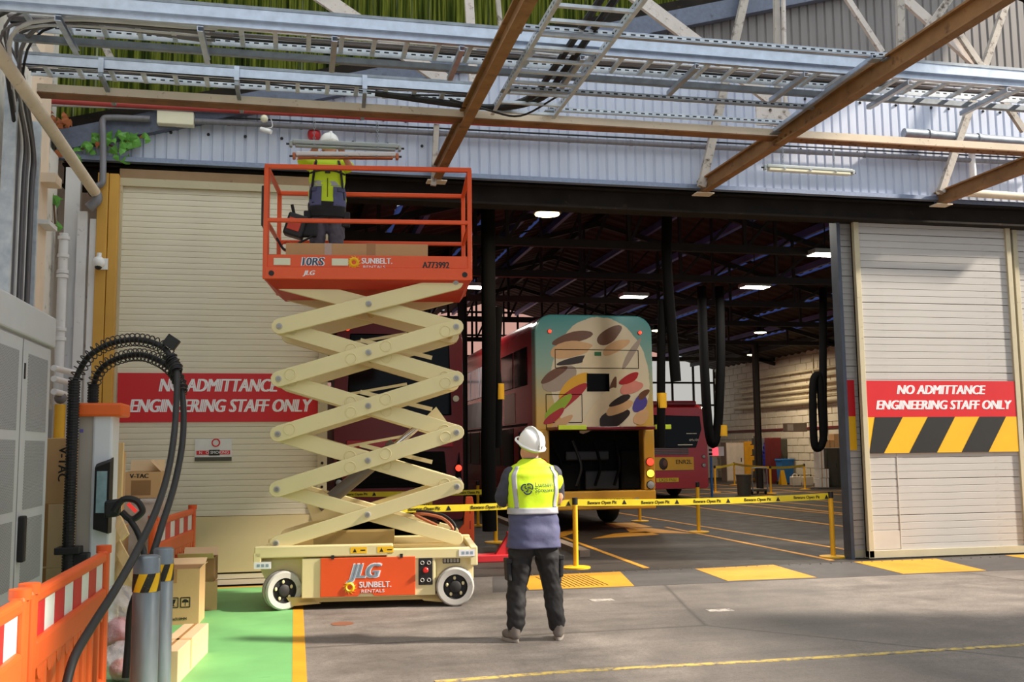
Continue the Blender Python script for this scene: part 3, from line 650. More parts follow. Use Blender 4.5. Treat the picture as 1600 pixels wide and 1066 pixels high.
MB().tube(smooth_path([at(235, 186, 12.8), at(175, 184, 12.8), at(161, 188, 12.8), at(161, 210, 12.8), at(161, 270, 12.8), at(158, 288, 12.8), at(140, 292, 12.8)], 5), 0.04, 10).build('pipe', 'conduit', rw, smooth=True)
# vertical cable tray on the left wall
vt = thing('vertical_cable_tray', 'slotted vertical cable tray with black cables on the left wall', 'cable tray', (-2.85, 11.1, 2.8), world=True)
for y, z1 in ((10.55, 6.2), (11.5, 5.3)):
    ob = MB().box(-2.9, -2.78, y, y + 0.05, 2.9, z1).build('side_rail', 'perf_z', vt)
for k in range(8): MB().box(-2.9, -2.86, 10.6, 11.5, 3.0 + k * 0.32, 3.04 + k * 0.32).build('rung', 'galv_dull', vt)
for k in range(11):
    y = 10.66 + k * 0.08; top = 5.45 + random.uniform(-0.05, 0.1)
    tx = -2.35 + random.uniform(-0.2, 0.2); yy = 9.1 + k * 0.045
    MB().tube(smooth_path([(-2.82, y, 2.8), (-2.82, y, 4.4), (-2.81, y - 0.03, 4.9), (-2.75, y * 0.6 + yy * 0.4, top - 0.1), (tx, yy, top + 0.08), (tx + 1.6, yy, 5.56)], 6), 0.013 if k % 3 else 0.02, 7).build('cable', ('cable_black', 'cable_grey', 'cable_grey', 'cable_white')[k % 4], vt, smooth=True)
# wall camera, bell, small wall boxes
cc = thing('dome_camera', 'white dome security camera on the ochre door post', 'camera', at(158, 412, 12.85), world=True)
p = at(156, 412, 12.82); MB().box(p.x - 0.01, p.x + 0.09, 12.83, 12.86, p.z - 0.07, p.z + 0.07).build('back_plate', 'cctv', cc); MB().ball((p.x, 12.74, p.z), 0.075, 14, 8).build('housing', 'cctv', cc, smooth=True); MB().ball((p.x, 12.73, p.z - 0.05), 0.045, 12, 6).build('lens_dome', 'rubber', cc, smooth=True); MB().cyl((p.x, 12.76, p.z + 0.05), (p.x, 12.76, p.z + 0.12), 0.03, n=10).build('neck', 'cctv', cc, smooth=True)
bl = thing('alarm_bell', 'round red alarm bell on the cladding above the helmeted worker', 'bell', at(490, 212, 12.9), world=True)
p = at(491, 208, 12.9); MB().lathe([(0.085, 0.1), (0.085, 0.03), (0.06, -0.02), (0.02, -0.04)], (p.x, 12.9, p.z), 16, 'y').build('dome', 'bell_red', bl, smooth=True); MB().box(p.x - 0.05, p.x + 0.05, 12.96, 13.0, p.z - 0.05, p.z + 0.05).build('base', 'cable_black', bl)
cw = thing('bullet_camera', 'small white bullet camera on a wire at the conduit', 'camera', at(413, 205, 12.7), world=True)
p = at(415, 205, 12.7); MB().cyl((p.x - 0.06, 12.72, p.z + 0.03), (p.x + 0.07, 12.66, p.z - 0.02), 0.03, n=12).build('body', 'cctv', cw, smooth=True); MB().tube(smooth_path([(p.x, 12.7, p.z + 0.03), (p.x + 0.08, 12.75, p.z + 0.08), (p.x + 0.06, 12.8, p.z + 0.2)], 4), 0.008, 6).build('bracket', 'cable_white', cw, smooth=True); MB().ball((p.x - 0.02, 12.72, p.z + 0.17), 0.05, 10, 6).build('junction', 'fitting_lens', cw, smooth=True)
# vine
def vine(name, lab, pts, n, spread, seed, Y):
    r = random.Random(seed); c = at(*pts[0], Y); t = thing(name, lab, 'plant', c, world=True)
    w = [at(u, v, Y) for u, v in pts]; MB().tube(smooth_path(w, 4), 0.012, 5).build('stem', 'stem', t, smooth=True)
    for i in range(n):
        q = w[r.randrange(len(w))] + Vector((r.gauss(0, spread), -0.05 + r.gauss(0, 0.04), r.gauss(0, spread * 0.6))); s = r.uniform(0.045, 0.09)
        b = MB(); out = [(0, 0), (0.55, 0.25), (1, 0.1), (0.7, 0.6), (0.5, 1.0), (0, 1.35), (-0.5, 1.0), (-0.7, 0.6), (-1, 0.1), (-0.55, 0.25)]
        b.add([(0, -0.05 * s, 0.5 * s)] + [(x * s, abs(x) * 0.25 * s, z * s) for x, z in out], [(0, 1 + k, 1 + (k + 1) % 10) for k in range(10)])
        b.xf(Matrix.Translation(q) @ Euler((r.uniform(-0.6, 0.4), r.uniform(-2.6, 2.6), r.uniform(-0.7, 0.7))).to_matrix().to_4x4()).build('leaf', 'leaf' if r.random() < 0.85 else 'leaf_dead', t)
vine('climbing_vine', 'green climbing vine leaves on the cladding beside the downpipe', [(122, 236), (150, 225), (175, 228), (190, 238), (205, 222), (218, 218)], 38, 0.1, 3, 12.9)
vine('climbing_vine', 'small green vine hanging on the left wall above the drainpipe', [(80, 290), (84, 320), (86, 350)], 12, 0.05, 5, 12.7)
vine('climbing_vine', 'withered brown vine clump under the upper left roof corner', [(88, 190), (98, 200), (104, 190)], 12, 0.06, 8, 12.7)
for o in COL.objects:
    if o.parent and o.parent.get('label', '').startswith('withered') and o.name.startswith('leaf'): o.data.materials[0] = MATS['leaf_dead']

slab('wall_yard_shade', 'white_wall', 14.5, 15.0, -14, 6.3, 0, 7.6, kind='structure', label='unseen wall added along the right side of the yard to shade the ground', cat='wall')  # added out of view to cast shade over the lower right ground
# translucent canopy roof above the view, extent set to block sun from the upper wall
cr = thing('canopy_roof', 'unseen corrugated canopy roof over the yard, sized to block high sun', 'roof', (3, 8, 9.4), world=True, kind='structure')
b = MB(); vs = []; n = 244
for i in range(n + 1):
    x = -3.4 + 15.2 * i / n; d = 0.03 if i % 2 else 0; vs += [(x, 2.0, 9.4 + d), (x, 13.3, 9.4 + d)]
b.add(vs, [(2 * i, 2 * i + 2, 2 * i + 3, 2 * i + 1) for i in range(n)]).build('roof_sheet', 'canopy_sheet', cr)
# ================================================================== CANOPY STEELWORK
for X, l in ((1.8, 'brown steel rafter running over the yard above the lift'), (5.6, 'brown steel rafter slanting across the upper right of the picture'), (9.4, 'brown steel rafter at the right picture edge')):
    t = thing('canopy_rafter', l, 'beam', (X, 8, 5.2), world=True)
    MB().ibeam((X, 3.0, 5.32), (X, 12.98, 5.32), 0.11, 0.2, 0.022).build('girder', 'rafter_brown', t)
    slabz = MB().box(X - 0.13, X + 0.13, 12.8, 12.99, 5.20, 5.215); slabz.build('seat_plate', 'chord_cream', t)
    b = MB()
    for y in (10.3, 10.42, 10.54, 10.66): b.cyl((X - 0.03, y, 5.28), (X + 0.03, y, 5.28), 0.018, n=8)
    b.build('bolt_row', 'chord_brown', t, kind='stuff')
tr = thing('canopy_truss', 'riveted brown and cream roof truss across the yard with peeling white web members', 'truss', (4, 10.7, 5.3), world=True)
MB().box(-2.62, 14, 10.62, 10.635, 5.335, 5.42).build('bottom_chord_web', 'chord_cream', tr); MB().box(-2.62, 14, 10.62, 10.79, 5.32, 5.335).build('bottom_chord_flange', 'chord_brown', tr)
b = MB()
for i in range(56): b.ball((5.7 + i * 0.11, 10.66 + 0.08 * (i % 2), 5.32), 0.018, 8, 4)
b.build('rivet_row', 'chord_brown', tr, kind='stuff')
def web(pa, pb, wd, m, Y=10.7, t=0.05, nm='web_member', par=None):
    a, c = at(*pa, Y), at(*pb, Y); d = (a - c).normalized(); a = a + d * 0.9
    MB().bar(a, c, t, wd, up=(1, 0, 0.3)).build(nm, m, par or tr)
for pa, pb, wd, m, Y in (((510, 0), (700, 130), 0.16, 'peeling', 10.72), ((1000, 0), (1205, 155), 0.16, 'peeling', 10.72), ((1213, 0), (1216, 200), 0.07, 'peeling_grey', 10.75), ((1224, 0), (1228, 200), 0.035, 'peeling', 10.68), ((1325, 0), (1378, 82), 0.07, 'peeling', 10.75), ((1406, 0), (1408, 95), 0.1, 'peeling_grey', 10.74), ((1415, 0), (1550, 122), 0.13, 'peeling', 10.78), ((1482, 0), (1415, 95), 0.09, 'peeling_grey', 10.66), ((733, 0), (740, 130), 0.1, 'peeling', 10.75), ((138, 20), (180, 105), 0.07, 'peeling_grey', 10.75), ((778, 0), (785, 70), 0.05, 'peeling_grey', 10.8), ((1560, 145), (1600, 205), 0.08, 'peeling_grey', 10.7), ((52, 70), (62, 90), 0.06, 'peeling_grey', 10.7)): web(pa, pb, wd, m, Y)
p = at(1215, 180, 10.66); MB().prism([(p.x - 0.28, p.z - 0.14), (p.x + 0.24, p.z - 0.14), (p.x + 0.1, p.z + 0.16), (p.x - 0.28, p.z + 0.12)], 10.65, 10.67).build('gusset_plate', 'peeling', tr)
b = MB()
for dx, dz in ((-0.1, 0.05), (0.02, -0.02), (0.1, -0.08), (-0.05, -0.08), (0.08, 0.05)): b.ball((p.x + dx, 10.645, p.z + dz), 0.022, 8, 4)
b.build('gusset_rivets', 'peeling_grey', tr, kind='stuff')
ps = thing('cladding_strut', 'weathered timber props standing against the cladding', 'strut', (6, 12.7, 5.3), world=True)
web((1163, 0), (1096, 292), 0.11, 'peeling_grey', 12.75, 0.08, 'prop', ps); web((1572, 5), (1470, 300), 0.1, 'peeling_grey', 12.75, 0.08, 'prop', ps)
p0 = at(682, 195, 12.8); p1 = at(677, 290, 12.8); MB().bar(p0, p1, 0.06, 0.07, up=(1, 0, 0)).build('prop', 'peeling_grey', ps)
# ------------------------------------------------------------------ cable ladders
def ladder_x(lab, x0, x1, yn, yf, z, step, hn, hf, heavy, ncab, seed):
    r = random.Random(seed); t = thing('cable_ladder', lab, 'cable ladder', ((x0 + x1) / 2, yn, z), world=True)
    MB().box(x0, x1, yn, yn + 0.012, z - hn / 2, z + hn / 2).box(x0, x1, yn, yn + 0.05, z - hn / 2, z - hn / 2 + 0.008).build('near_rail', 'galv', t)
    MB().box(x0, x1, yn - 0.006, yn, z + hn / 2 - 0.03, z + hn / 2).build('rail_lip', 'galv_dull', t)
    MB().box(x0, x1, yf, yf + 0.012, z - hf / 2, z + hf / 2).build('far_rail', 'perf_x', t)
    x = x0 + 0.2
    while x < x1:
        MB().box(x - 0.022, x + 0.022, yn + 0.01, yf, z - 0.05, z - 0.02).build('rung', 'perf_y', t); x += step
    if heavy:
        MB().channel((x0, yn - 0.03, z - 0.12), (x1, yn - 0.03, z - 0.12), 0.05, 0.085).build('support_channel', 'galv', t)
        MB().channel((x1, yf + 0.03, z - 0.105), (x0, yf + 0.03, z - 0.105), 0.05, 0.065).build('support_channel', 'galv_dull', t)
        x = x0 + 0.55
        while x < x1:
            MB().channel((x, yn - 0.05, z - 0.20), (x, yf + 0.06, z - 0.20), 0.05, 0.05).build('cross_channel', 'galv', t); x += 1.18
    for k in range(ncab):
        y = yn + 0.06 + (yf - yn - 0.1) * (k + 0.5) / ncab; pts = []
        for i in range(13): pts.append((x0 + (x1 - x0) * i / 12, y + r.uniform(-0.02, 0.02), z - 0.0 + r.uniform(-0.006, 0.012)))
        MB().tube(smooth_path(pts, 3), r.choice((0.011, 0.014, 0.02)), 6).build('cable', r.choice(('cable_black', 'cable_grey', 'cable_grey', 'cable_white', 'rubber')), t, smooth=True)
    return t
ladder_x('wide galvanised cable ladder crossing the whole top of the picture', -2.6, 10.5, 8.95, 9.62, 5.605, 0.31, 0.14, 0.1, True, 9, 1)
l2 = ladder_x('shorter galvanised cable ladder below the wide one at the upper left', -2.7, 1.95, 10.30, 10.68, 5.56, 0.31, 0.13, 0.08, False, 5, 2)
for u, va, vb in ((158, 95, 153), (370, 108, 178), (570, 122, 188)):
    a = at(u, va, 10.27); c = gr(u + 12, vb, 5.36); MB().box(a.x - 0.025, a.x + 0.025, 10.26, 10.275, a.z - 0.12, a.z + 0.03).build('strap', 'galv', l2); MB().bar((a.x, 10.25, 5.42), (a.x + 0.02, 10.95, 5.36), 0.04, 0.04).build('trapeze_bar', 'galv_dull', l2)
t = thing('cable_ladder', 'cable ladder running towards the camera beside the middle rafter with thick black cables', 'cable ladder', (2.45, 8.6, 5.42), world=True)
for X in (2.1, 2.8): MB().box(X, X + 0.012, 6.4, 10.55, 5.36, 5.46).box(X - 0.02, X + 0.02, 6.4, 10.55, 5.352, 5.36).build('side_rail', 'perf_y', t)
for k in range(14): y = 6.6 + k * 0.3; MB().box(2.1, 2.8, y - 0.02, y + 0.02, 5.37, 5.4).build('rung', 'perf_x', t)
for X in (2.5, 2.62): MB().tube(smooth_path([(X, 6.4, 5.46), (X, 8, 5.46), (X, 9.5, 5.46), (X - 0.05, 10.1, 5.43), (X - 0.35, 10.45, 5.42), (X - 0.8, 10.5, 5.43), (0.8, 10.5, 5.5)], 6), 0.035, 8).build('cable', 'rubber', t, smooth=True)
MB().tube(smooth_path([(2.72, 10.0, 5.42), (2.4, 10.45, 5.33), (2.0, 10.4, 5.36), (1.6, 10.4, 5.45)], 6), 0.012, 6).build('cable', 'cable_black', t, smooth=True)
def strut(lab, a, c, m='perf_x'):
    a, c = Vector(a), Vector(c); t = thing('strut_channel', lab, 'strut', (a + c) / 2, world=True)
    MB().channel(a, c, 0.045, 0.05).build('channel', 'galv', t); ax = 'perf_x' if abs(a.x - c.x) > abs(a.y - c.y) else 'perf_y'
    MB().bar(a - Vector((0, 0.024, 0)), c - Vector((0, 0.024, 0)), 0.004, 0.03).build('slotted_face', ax, t)
    for p in (a, c): MB().box(p.x - 0.05, p.x + 0.05, p.y - 0.05, p.y + 0.05, p.z - 0.04, p.z - 0.03).build('clip', 'galv_dull', t)
strut('long slotted strut above the wide cable ladder between two rafters', (1.9, 8.37, 5.42), (5.6, 8.35, 5.42))
strut('slotted strut just below the wide cable ladder between two rafters', (2.1, 9.82, 5.40), (5.65, 9.78, 5.40))
strut('slotted strut lying on the riveted truss chord', (2.75, 10.56, 5.47), (5.6, 10.52, 5.47))
strut('short strut running beside the right rafter under the ladder', (5.42, 8.3, 5.38), (5.52, 10.55, 5.38))
# ------------------------------------------------------------------ pipes on the cladding
def run(name, lab, pts, r, m, collars=0, Y=12.85):
    t = thing(name, lab, 'pipe', at(*pts[0], Y), world=True); w = [at(u, v, Y) for u, v in pts]
    MB().tube(w, r, 10).build('pipe', m, t, smooth=True)
    L = (w[-1] - w[0])
    for k in range(collars):
        p = w[0] + L * ((k + 0.5) / collars); q = L.normalized() * 0.02; MB().cyl(p - q, p + q, r * 1.18, n=10).build('collar', m, t, smooth=True)
    return t
run('conduit_pipe', 'long grey conduit pipe along the cladding', [(300, 189), (1640, 257)], 0.036, 'conduit', 14)
run('red_pipe', 'thin red pipe running along the upper cladding', [(78, 158), (1640, 238)], 0.036, 'red_pipe', 0, 12.75)
run('thin_conduit', 'thin black conduit above the grey conduit pipe', [(300, 181), (1640, 249)], 0.012, 'cable_black', 0, 12.9)
run('white_batten', 'thin white channel between the red pipe and the conduit', [(78, 164), (640, 184)], 0.018, 'white_paint', 0, 12.85)
run('large_pipe', 'large dark pipe on the cladding at the far right', [(1412, 208), (1640, 226)], 0.075, 'galv_dull', 3, 12.8)
run('lower_channel', 'white and brown channel low on the cladding at the far right', [(1466, 298), (1660, 312)], 0.06, 'chord_cream', 0, 12.85)
t = thing('trunking_box', 'cream trunking box joining the downpipe and the conduit', 'box', at(272, 185, 12.8), world=True); a = at(245, 193, 12.78); c = at(303, 176, 12.78); slab('cover', 'fitting_lens', a.x, c.x, 12.76, 12.9, a.z, c.z, t, bevel=0.01)
t = thing('white_standpipe', 'white vertical pipe on the cladding at the far right', 'pipe', at(1522, 280, 12.8), world=True); a = at(1522, 300, 12.85); c = at(1518, 238, 12.85); MB().cyl((a.x, 12.85, a.z), (a.x, 12.85, c.z), 0.05, n=10).build('pipe', 'white_paint', t, smooth=True)
# ------------------------------------------------------------------ batten lights
def batten(lab, a, c, lens, chains, body='fitting_grey', ends='fitting_grey', lm='fitting_lens'):
    t = thing('batten_light', lab, 'light fitting', (a + c) / 2, world=True); d = (c - a).normalized()
    MB().bar(a + Vector((0, 0, 0.02)), c + Vector((0, 0, 0.02)), 0.1, 0.05).build('housing', body, t, bevel=0.012)
    MB().bar(a + d * 0.03 - Vector((0, 0, 0.022)), c - d * 0.03 - Vector((0, 0, 0.022)), 0.085, lens).build('diffuser', lm, t, bevel=0.012)
    for p, s in ((a, -1), (c, 1)): MB().bar(p, p + d * s * 0.035, 0.08, 0.07).build('end_cap', ends, t, bevel=0.01); MB().cyl(p + d * s * 0.03, p + d * s * 0.07, 0.012, n=8).build('gland', 'cable_black', t)
    for f in (0.2, 0.5, 0.8): q = a.lerp(c, f); MB().bar(q - d * 0.015 - Vector((0, 0.0, 0.01)), q + d * 0.015 - Vector((0, 0.0, 0.01)), 0.112, 0.02).build('clip', 'chrome', t)
    for f, up in chains:
        q = a.lerp(c, f); b = MB()
        for k in range(int(up / 0.03)): b.torus((q.x, q.y, q.z + 0.05 + k * 0.03), 0.013, 0.004, 'y' if k % 2 else 'x', 8, 4)
        b.build('chain', 'galv_dull', t)
    return t
batten('fluorescent batten light hanging on chains from the conduit at the right', at(1197, 262, 12.65), at(1330, 270, 12.65), 0.05, ((0.2, 0.3), (0.8, 0.3)))
batten('closed grey batten light hanging in front of the worker helmet', at(457, 225, 11.25), at(622, 232, 11.25), 0.02, ((0.8, 0.28), (0.2, 0.28)), lm='fitting_grey')
batten('opened white batten light held up by the worker on the platform', at(462, 244, 11.22), at(618, 245, 11.22), 0.012, (), body='white_paint', ends='copper', lm='copper')
# ================================================================== SCISSOR LIFT (local frame: x along, y away from camera)
LR = -math.atan2(0.2, 1.91)
lift = thing('scissor_lift', 'cream and orange scissor lift raised in front of the roller shutter', 'scissor lift', (0.77, 10.9, 0), LR)
pz = [0.69, 1.255, 1.84, 2.43, 3.0, 3.50]
ARM = {}
def arm(za, zb, y, x0=-0.955, x1=0.955, rings=False):
    b = MB(); d = Vector((x1 - x0, 0, zb - za)).normalized(); n = Vector((-d.z, 0, d.x)); h = 0.085 if rings or y > 0.05 and min(za, zb) > 1.2 or min(za, zb) > 2.9 else 0.072; out = []
    a, c = Vector((x0, 0, za)), Vector((x1, 0, zb)); poly = []
    for k in range(7): an = PI / 2 + PI * k / 6; poly.append(a + (d * math.cos(an) + n * math.sin(an)) * h)
    for k in range(7): an = -PI / 2 + PI * k / 6; poly.append(c + (d * math.cos(an) + n * math.sin(an)) * h)
    o = MB().loft([[(p.x, y - 0.03, p.z) for p in poly], [(p.x, y + 0.03, p.z) for p in poly]]).build('scissor_arm', 'cream_lift', lift, bevel=0.007)
    if rings:
        for f in (0.065, 0.40, 0.60, 0.935):
            if rings == 1 and f < 0.1: continue
            q = a.lerp(c, f); q = q + n * (0.012 if f in (0.6, 0.065) else -0.012); MB().torus((q.x, y - 0.031, q.z), 0.058, 0.0075, 'y', 22, 6).build('boss_ring', 'cream_lift', o, smooth=True); MB().lathe([(0.05, 0), (0.05, -0.003)], (q.x, y - 0.03, q.z), 16, 'y').build('boss', 'cream_lift', o)
    for q, rr in ((a, 0.0), (c, 0.0), (a.lerp(c, 0.5), 1)):
        if y < 0.05: MB().lathe([(0.034, 0), (0.034, -0.012), (0.028, -0.016)], (q.x, y - 0.03, q.z), 14, 'y').build('pin_washer', 'tyre', o); MB().lathe([(0.02, 0), (0.02, -0.03)], (q.x, y - 0.03, q.z), 10, 'y').build('pin', 'steel', o)
for k in range(5):
    za, zb = pz[k], pz[k + 1]
    for y, s in ((0.0, 1), (1.0, 1), (0.09, -1), (0.91, -1)):
        arm(za if s > 0 else zb, zb if s > 0 else za, y, rings=(2 if k in (2, 3) else 1 if k == 1 else 0) if y in (0.0, 0.09) else False)
    zm = (za + zb) / 2
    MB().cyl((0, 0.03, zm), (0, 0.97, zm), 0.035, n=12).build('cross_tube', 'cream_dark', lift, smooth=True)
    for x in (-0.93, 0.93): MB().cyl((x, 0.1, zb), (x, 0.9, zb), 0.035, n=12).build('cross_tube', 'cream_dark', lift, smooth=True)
for k in (1, 2, 3):
    z = (pz[k] + pz[k + 1]) / 2 + 0.05; MB().bar((-0.5, 0.5, z + 0.06), (0.42, 0.5, z + 0.22), 0.03, 0.03).build('link_bar', 'cream_lift', lift); MB().bar((-0.1, 0.3, z + 0.12), (0.7, 0.3, z - 0.08), 0.03, 0.045).build('link_bar', 'cream_lift', lift)
a, c = Vector((-0.55, 0.5, 1.02)), Vector((0.62, 0.5, 1.98)); m = a.lerp(c, 0.72)
cy = MB().cyl(a, m, 0.075, n=18).build('hydraulic_cylinder', 'cylinder_grey', lift, smooth=True); MB().cyl(m, c, 0.04, n=14).build('piston_rod', 'chrome', cy, smooth=True); MB().cyl(m - (m - a).normalized() * 0.08, m, 0.088, n=18).build('gland', 'cylinder_grey', cy, smooth=True)
MB().prism([(0.5, 1.9), (0.75, 2.14), (0.95, 1.86), (0.9, 1.78)], 0.44, 0.56).build('cylinder_bracket', 'cream_lift', lift); MB().prism([(-0.72, 1.16), (-0.62, 0.88), (-0.42, 0.9), (-0.1, 0.96), (-0.5, 1.2)], 0.44, 0.56).build('cylinder_bracket', 'cream_lift', lift)
hosep = [(0.75, 0.3, 0.82), (0.5, 0.3, 0.95), (0.8, 0.35, 0.9), (0.92, 0.3, 0.75), (0.6, 0.4, 0.72)]
MB().tube(smooth_path(hosep, 5), 0.018, 6).build('hydraulic_hose', 'copper', lift, smooth=True); MB().tube(smooth_path([(q[0] + .03, q[1] + .06, q[2] + 0.02) for q in hosep], 5), 0.018, 6).build('hydraulic_hose', 'rubber', lift, smooth=True)
# chassis
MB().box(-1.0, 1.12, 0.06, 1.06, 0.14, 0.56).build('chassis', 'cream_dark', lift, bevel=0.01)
MB().prism([(-1.12, 0.52), (-1.12, 0.4), (-1.0, 0.16), (-0.62, 0.16), (-0.62, 0.52)], 0.05, 1.05).build('chassis_nose', 'cream_lift', lift, bevel=0.01)
MB().box(-0.68, 0.72, -0.09, 0.1, 0.12, 0.53).build('tray_body', 'cream_lift', lift, bevel=0.008)
MB().box(0.72, 1.13, -0.02, 0.1, 0.22, 0.53).build('rear_plate', 'cream_lift', lift, bevel=0.006)
MB().box(-1.17, 0.27, -0.1, 0.0, 0.545, 0.665).build('deck_rail', 'cream_lift', lift, bevel=0.012); MB().box(0.2, 1.16, -0.1, 0.0, 0.50, 0.61).build('deck_rail', 'cream_lift', lift, bevel=0.012)
MB().box(-1.17, 1.16, 1.0, 1.1, 0.52, 0.65).build('deck_rail', 'cream_lift', lift, bevel=0.012); MB().box(-1.12, 1.12, 0.0, 1.05, 0.52, 0.57).build('deck_plate', 'cream_dark', lift)
MB().box(-1.18, -1.1, -0.1, 1.1, 0.5, 0.6).build('end_bar', 'cream_lift', lift, bevel=0.01); MB().box(1.09, 1.17, -0.1, 1.1, 0.42, 0.62).build('end_bar', 'cream_lift', lift, bevel=0.01)
MB().box(-0.6, 0.28, 0.35, 0.7, 0.62, 0.76).build('cover_box', 'cream_dark', lift); MB().box(-0.72, 0.78, -0.06, 0.08, 0.075, 0.125).build('sill', 'cream_dark', lift); MB().prism([(-0.84, 0.13), (-0.6, 0.13), (-0.48, 0.06), (-0.78, 0.04)], -0.06, 0.1).build('skid', 'cream_dark', lift); MB().prism([(0.5, 0.13), (0.78, 0.13), (0.8, 0.04), (0.6, 0.06)], -0.06, 0.1).build('skid', 'cream_dark', lift)
dr = MB().prism([(-0.485, 0.53), (-0.485, 0.13), (-0.1, 0.13), (-0.07, 0.16), (0.05, 0.16), (0.08, 0.13), (0.505, 0.13), (0.505, 0.53)], -0.105, -0.088).build('tray_door', 'orange_lift', lift, bevel=0.004)
for x in (-0.36, 0.36): MB().box(x - 0.015, x + 0.015, -0.11, -0.085, 0.52, 0.56).build('latch', 'cable_black', dr)
def rays(b, x, z, r, y):
    for k in range(12):
        an = k * PI / 6; p = [(x + r * math.cos(an + q) * f, z + r * math.sin(an + q) * f) for q, f in ((-0.2, 0.62), (0.28, 0.62), (0.42, 1.0))]; b.prism(p, y - 0.0035, y)
    b.torus((x, y - 0.002, z), r * 0.5, r * 0.2, 'y', 18, 4); return b
text('JLG', 'white_print', dr, (-0.03, -0.1065, 0.385), 0.225, shear=0.3, bold=0.02, fit=0.34); text('JLG', 'logo_grey', dr, (-0.03, -0.109, 0.385), 0.2, shear=0.3, bold=0.011, fit=0.325)
rays(MB(), -0.18, 0.225, 0.075, -0.105).build('sun_emblem', 'sun_yellow', dr); text('SUNBELT.', 'white_print', dr, (0.085, -0.107, 0.245), 0.085, bold=0.003, fit=0.33); text('RENTALS', 'white_print', dr, (0.06, -0.107, 0.18), 0.045, fit=0.24)
cp = MB().box(0.54, 0.69, -0.103, -0.088, 0.23, 0.51).build('control_panel', 'rubber', lift, bevel=0.006)
MB().lathe([(0.03, 0), (0.03, -0.03), (0.02, -0.04)], (0.615, -0.1, 0.385), 14, 'y').build('stop_button', 'red_knob', cp, smooth=True)
for x, z in ((0.58, 0.46), (0.65, 0.46), (0.58, 0.28), (0.65, 0.28)): MB().torus((x, -0.105, z), 0.018, 0.004, 'y', 12, 4).build('dial', 'tyre', cp)
MB().box(0.80, 0.985, -0.026, -0.018, 0.44, 0.50).build('rating_plate', 'wheel_black', lift)
for k in range(5): MB().box(0.81 + k * 0.035, 0.835 + k * 0.035, -0.028, -0.025, 0.45, 0.488).build('plate_figure', 'tyre', lift)
for x, w in ((0.0 - 0.09, 0.085), (0.19, 0.085)):
    st = MB().box(x - w, x + w, -0.1025, -0.1, 0.575, 0.64).build('warning_sticker', 'sun_yellow', lift); MB().prism([(x - 0.06, 0.585), (x - 0.02, 0.585), (x - 0.04, 0.628)], -0.1035, -0.102).build('warning_symbol', 'black_print', st); MB().box(x + 0.02, x + 0.07, -0.1035, -0.102, 0.6, 0.612).build('warning_symbol', 'black_print', st)
for x, z in ((-1.08, 0.47), (1.06, 0.555)):
    st = MB().box(x - 0.09, x + 0.08, -0.106, -0.1 if x > 0 else -0.02, z - 0.035, z + 0.035).build('white_sticker', 'white_print', lift)
    for k in range(3): MB().box(x - 0.06 + k * 0.045, x - 0.03 + k * 0.045, -0.1075, -0.1055, z - 0.015, z + 0.015).build('sticker_mark', 'logo_grey', st)
def wheel(x, y, turn, front):
    w = MB().lathe([(0.13, -0.07), (0.185, -0.075), (0.2, -0.06), (0.205, 0.0), (0.2, 0.06), (0.185, 0.075), (0.13, 0.07)], (0, 0, 0), 30, 'y', False).build('wheel', 'tyre', lift, smooth=True)
    w.location = (x, y, 0.205); w.rotation_euler = (0, 0, turn)
    MB().lathe([(0.14, 0.05), (0.14, -0.05), (0.132, -0.055), (0.115, -0.03), (0.06, -0.03)], (0, 0, 0), 26, 'y').build('rim', 'wheel_black', w, smooth=True); MB().lathe([(0.062, -0.03), (0.062, -0.06), (0.045, -0.07)], (0, 0, 0), 18, 'y').build('hub', 'wheel_black', w, smooth=True)
    for k in range(5):
        an = k * 2 * PI / 5 + 0.4; MB().ball((0.09 * math.cos(an), -0.045, 0.09 * math.sin(an)), 0.016, 8, 5, (1, 0.6, 1.3)).build('wheel_nut', 'cream_lift', w)
    for k in range(3): MB().torus((0, -0.035 + k * 0.035, 0), 0.203, 0.004, 'y', 30, 4).build('tread_groove', 'cylinder_grey', w)
wheel(-0.885, -0.03, math.radians(28), True); wheel(0.93, -0.06, 0, False); wheel(-0.885, 1.05, math.radians(28), True); wheel(0.93, 1.08, 0, False)
for o in lift.children:
    if o.name.startswith('wheel'): ORG[o.name] = Vector((0, 0, 0))
# platform
def bar_(name, p, q, w=0.045, m='orange_lift', h=None): return MB().bar(p, q, w, h or w).build(name, m, lift, bevel=0.008)
PX, Y0, Y1 = 1.11, -0.06, 1.1; ZB, ZT, ZM, ZTOP = 3.51, 3.78, 4.16, 4.76
pf = MB().box(-PX, PX, Y0, Y1, ZB + 0.05, ZB + 0.1).build('platform_floor', 'cylinder_grey', lift)
toe = MB().box(-PX + 0.02, PX - 0.02, Y0 - 0.01, Y0 + 0.02, ZB + 0.13, ZT).box(-PX, PX, Y0 - 0.03, Y0 + 0.03, ZB, ZB + 0.13).build('toe_board', 'orange_lift', lift, bevel=0.006)
MB().box(-PX, PX, Y1 - 0.02, Y1 + 0.02, ZB, ZT - 0.1).build('toe_board', 'orange_lift', lift); MB().box(-PX - 0.01, -PX + 0.02, Y0, Y1, ZB, ZT).build('toe_board', 'orange_lift', lift); MB().box(PX - 0.02, PX + 0.01, Y0, Y1, ZB, ZT).build('toe_board', 'orange_lift', lift)
MB().loft([[(-PX, Y0, ZB), (PX, Y0, ZB), (PX, Y1, ZB), (-PX, Y1, ZB)], [(-PX + 0.1, Y0 + 0.12, ZB - 0.09), (PX - 0.06, Y0 + 0.12, ZB - 0.09), (PX - 0.06, Y1 - 0.1, ZB - 0.09), (-PX + 0.1, Y1 - 0.1, ZB - 0.09)]]).build('platform_underframe', 'orange_dark', lift)
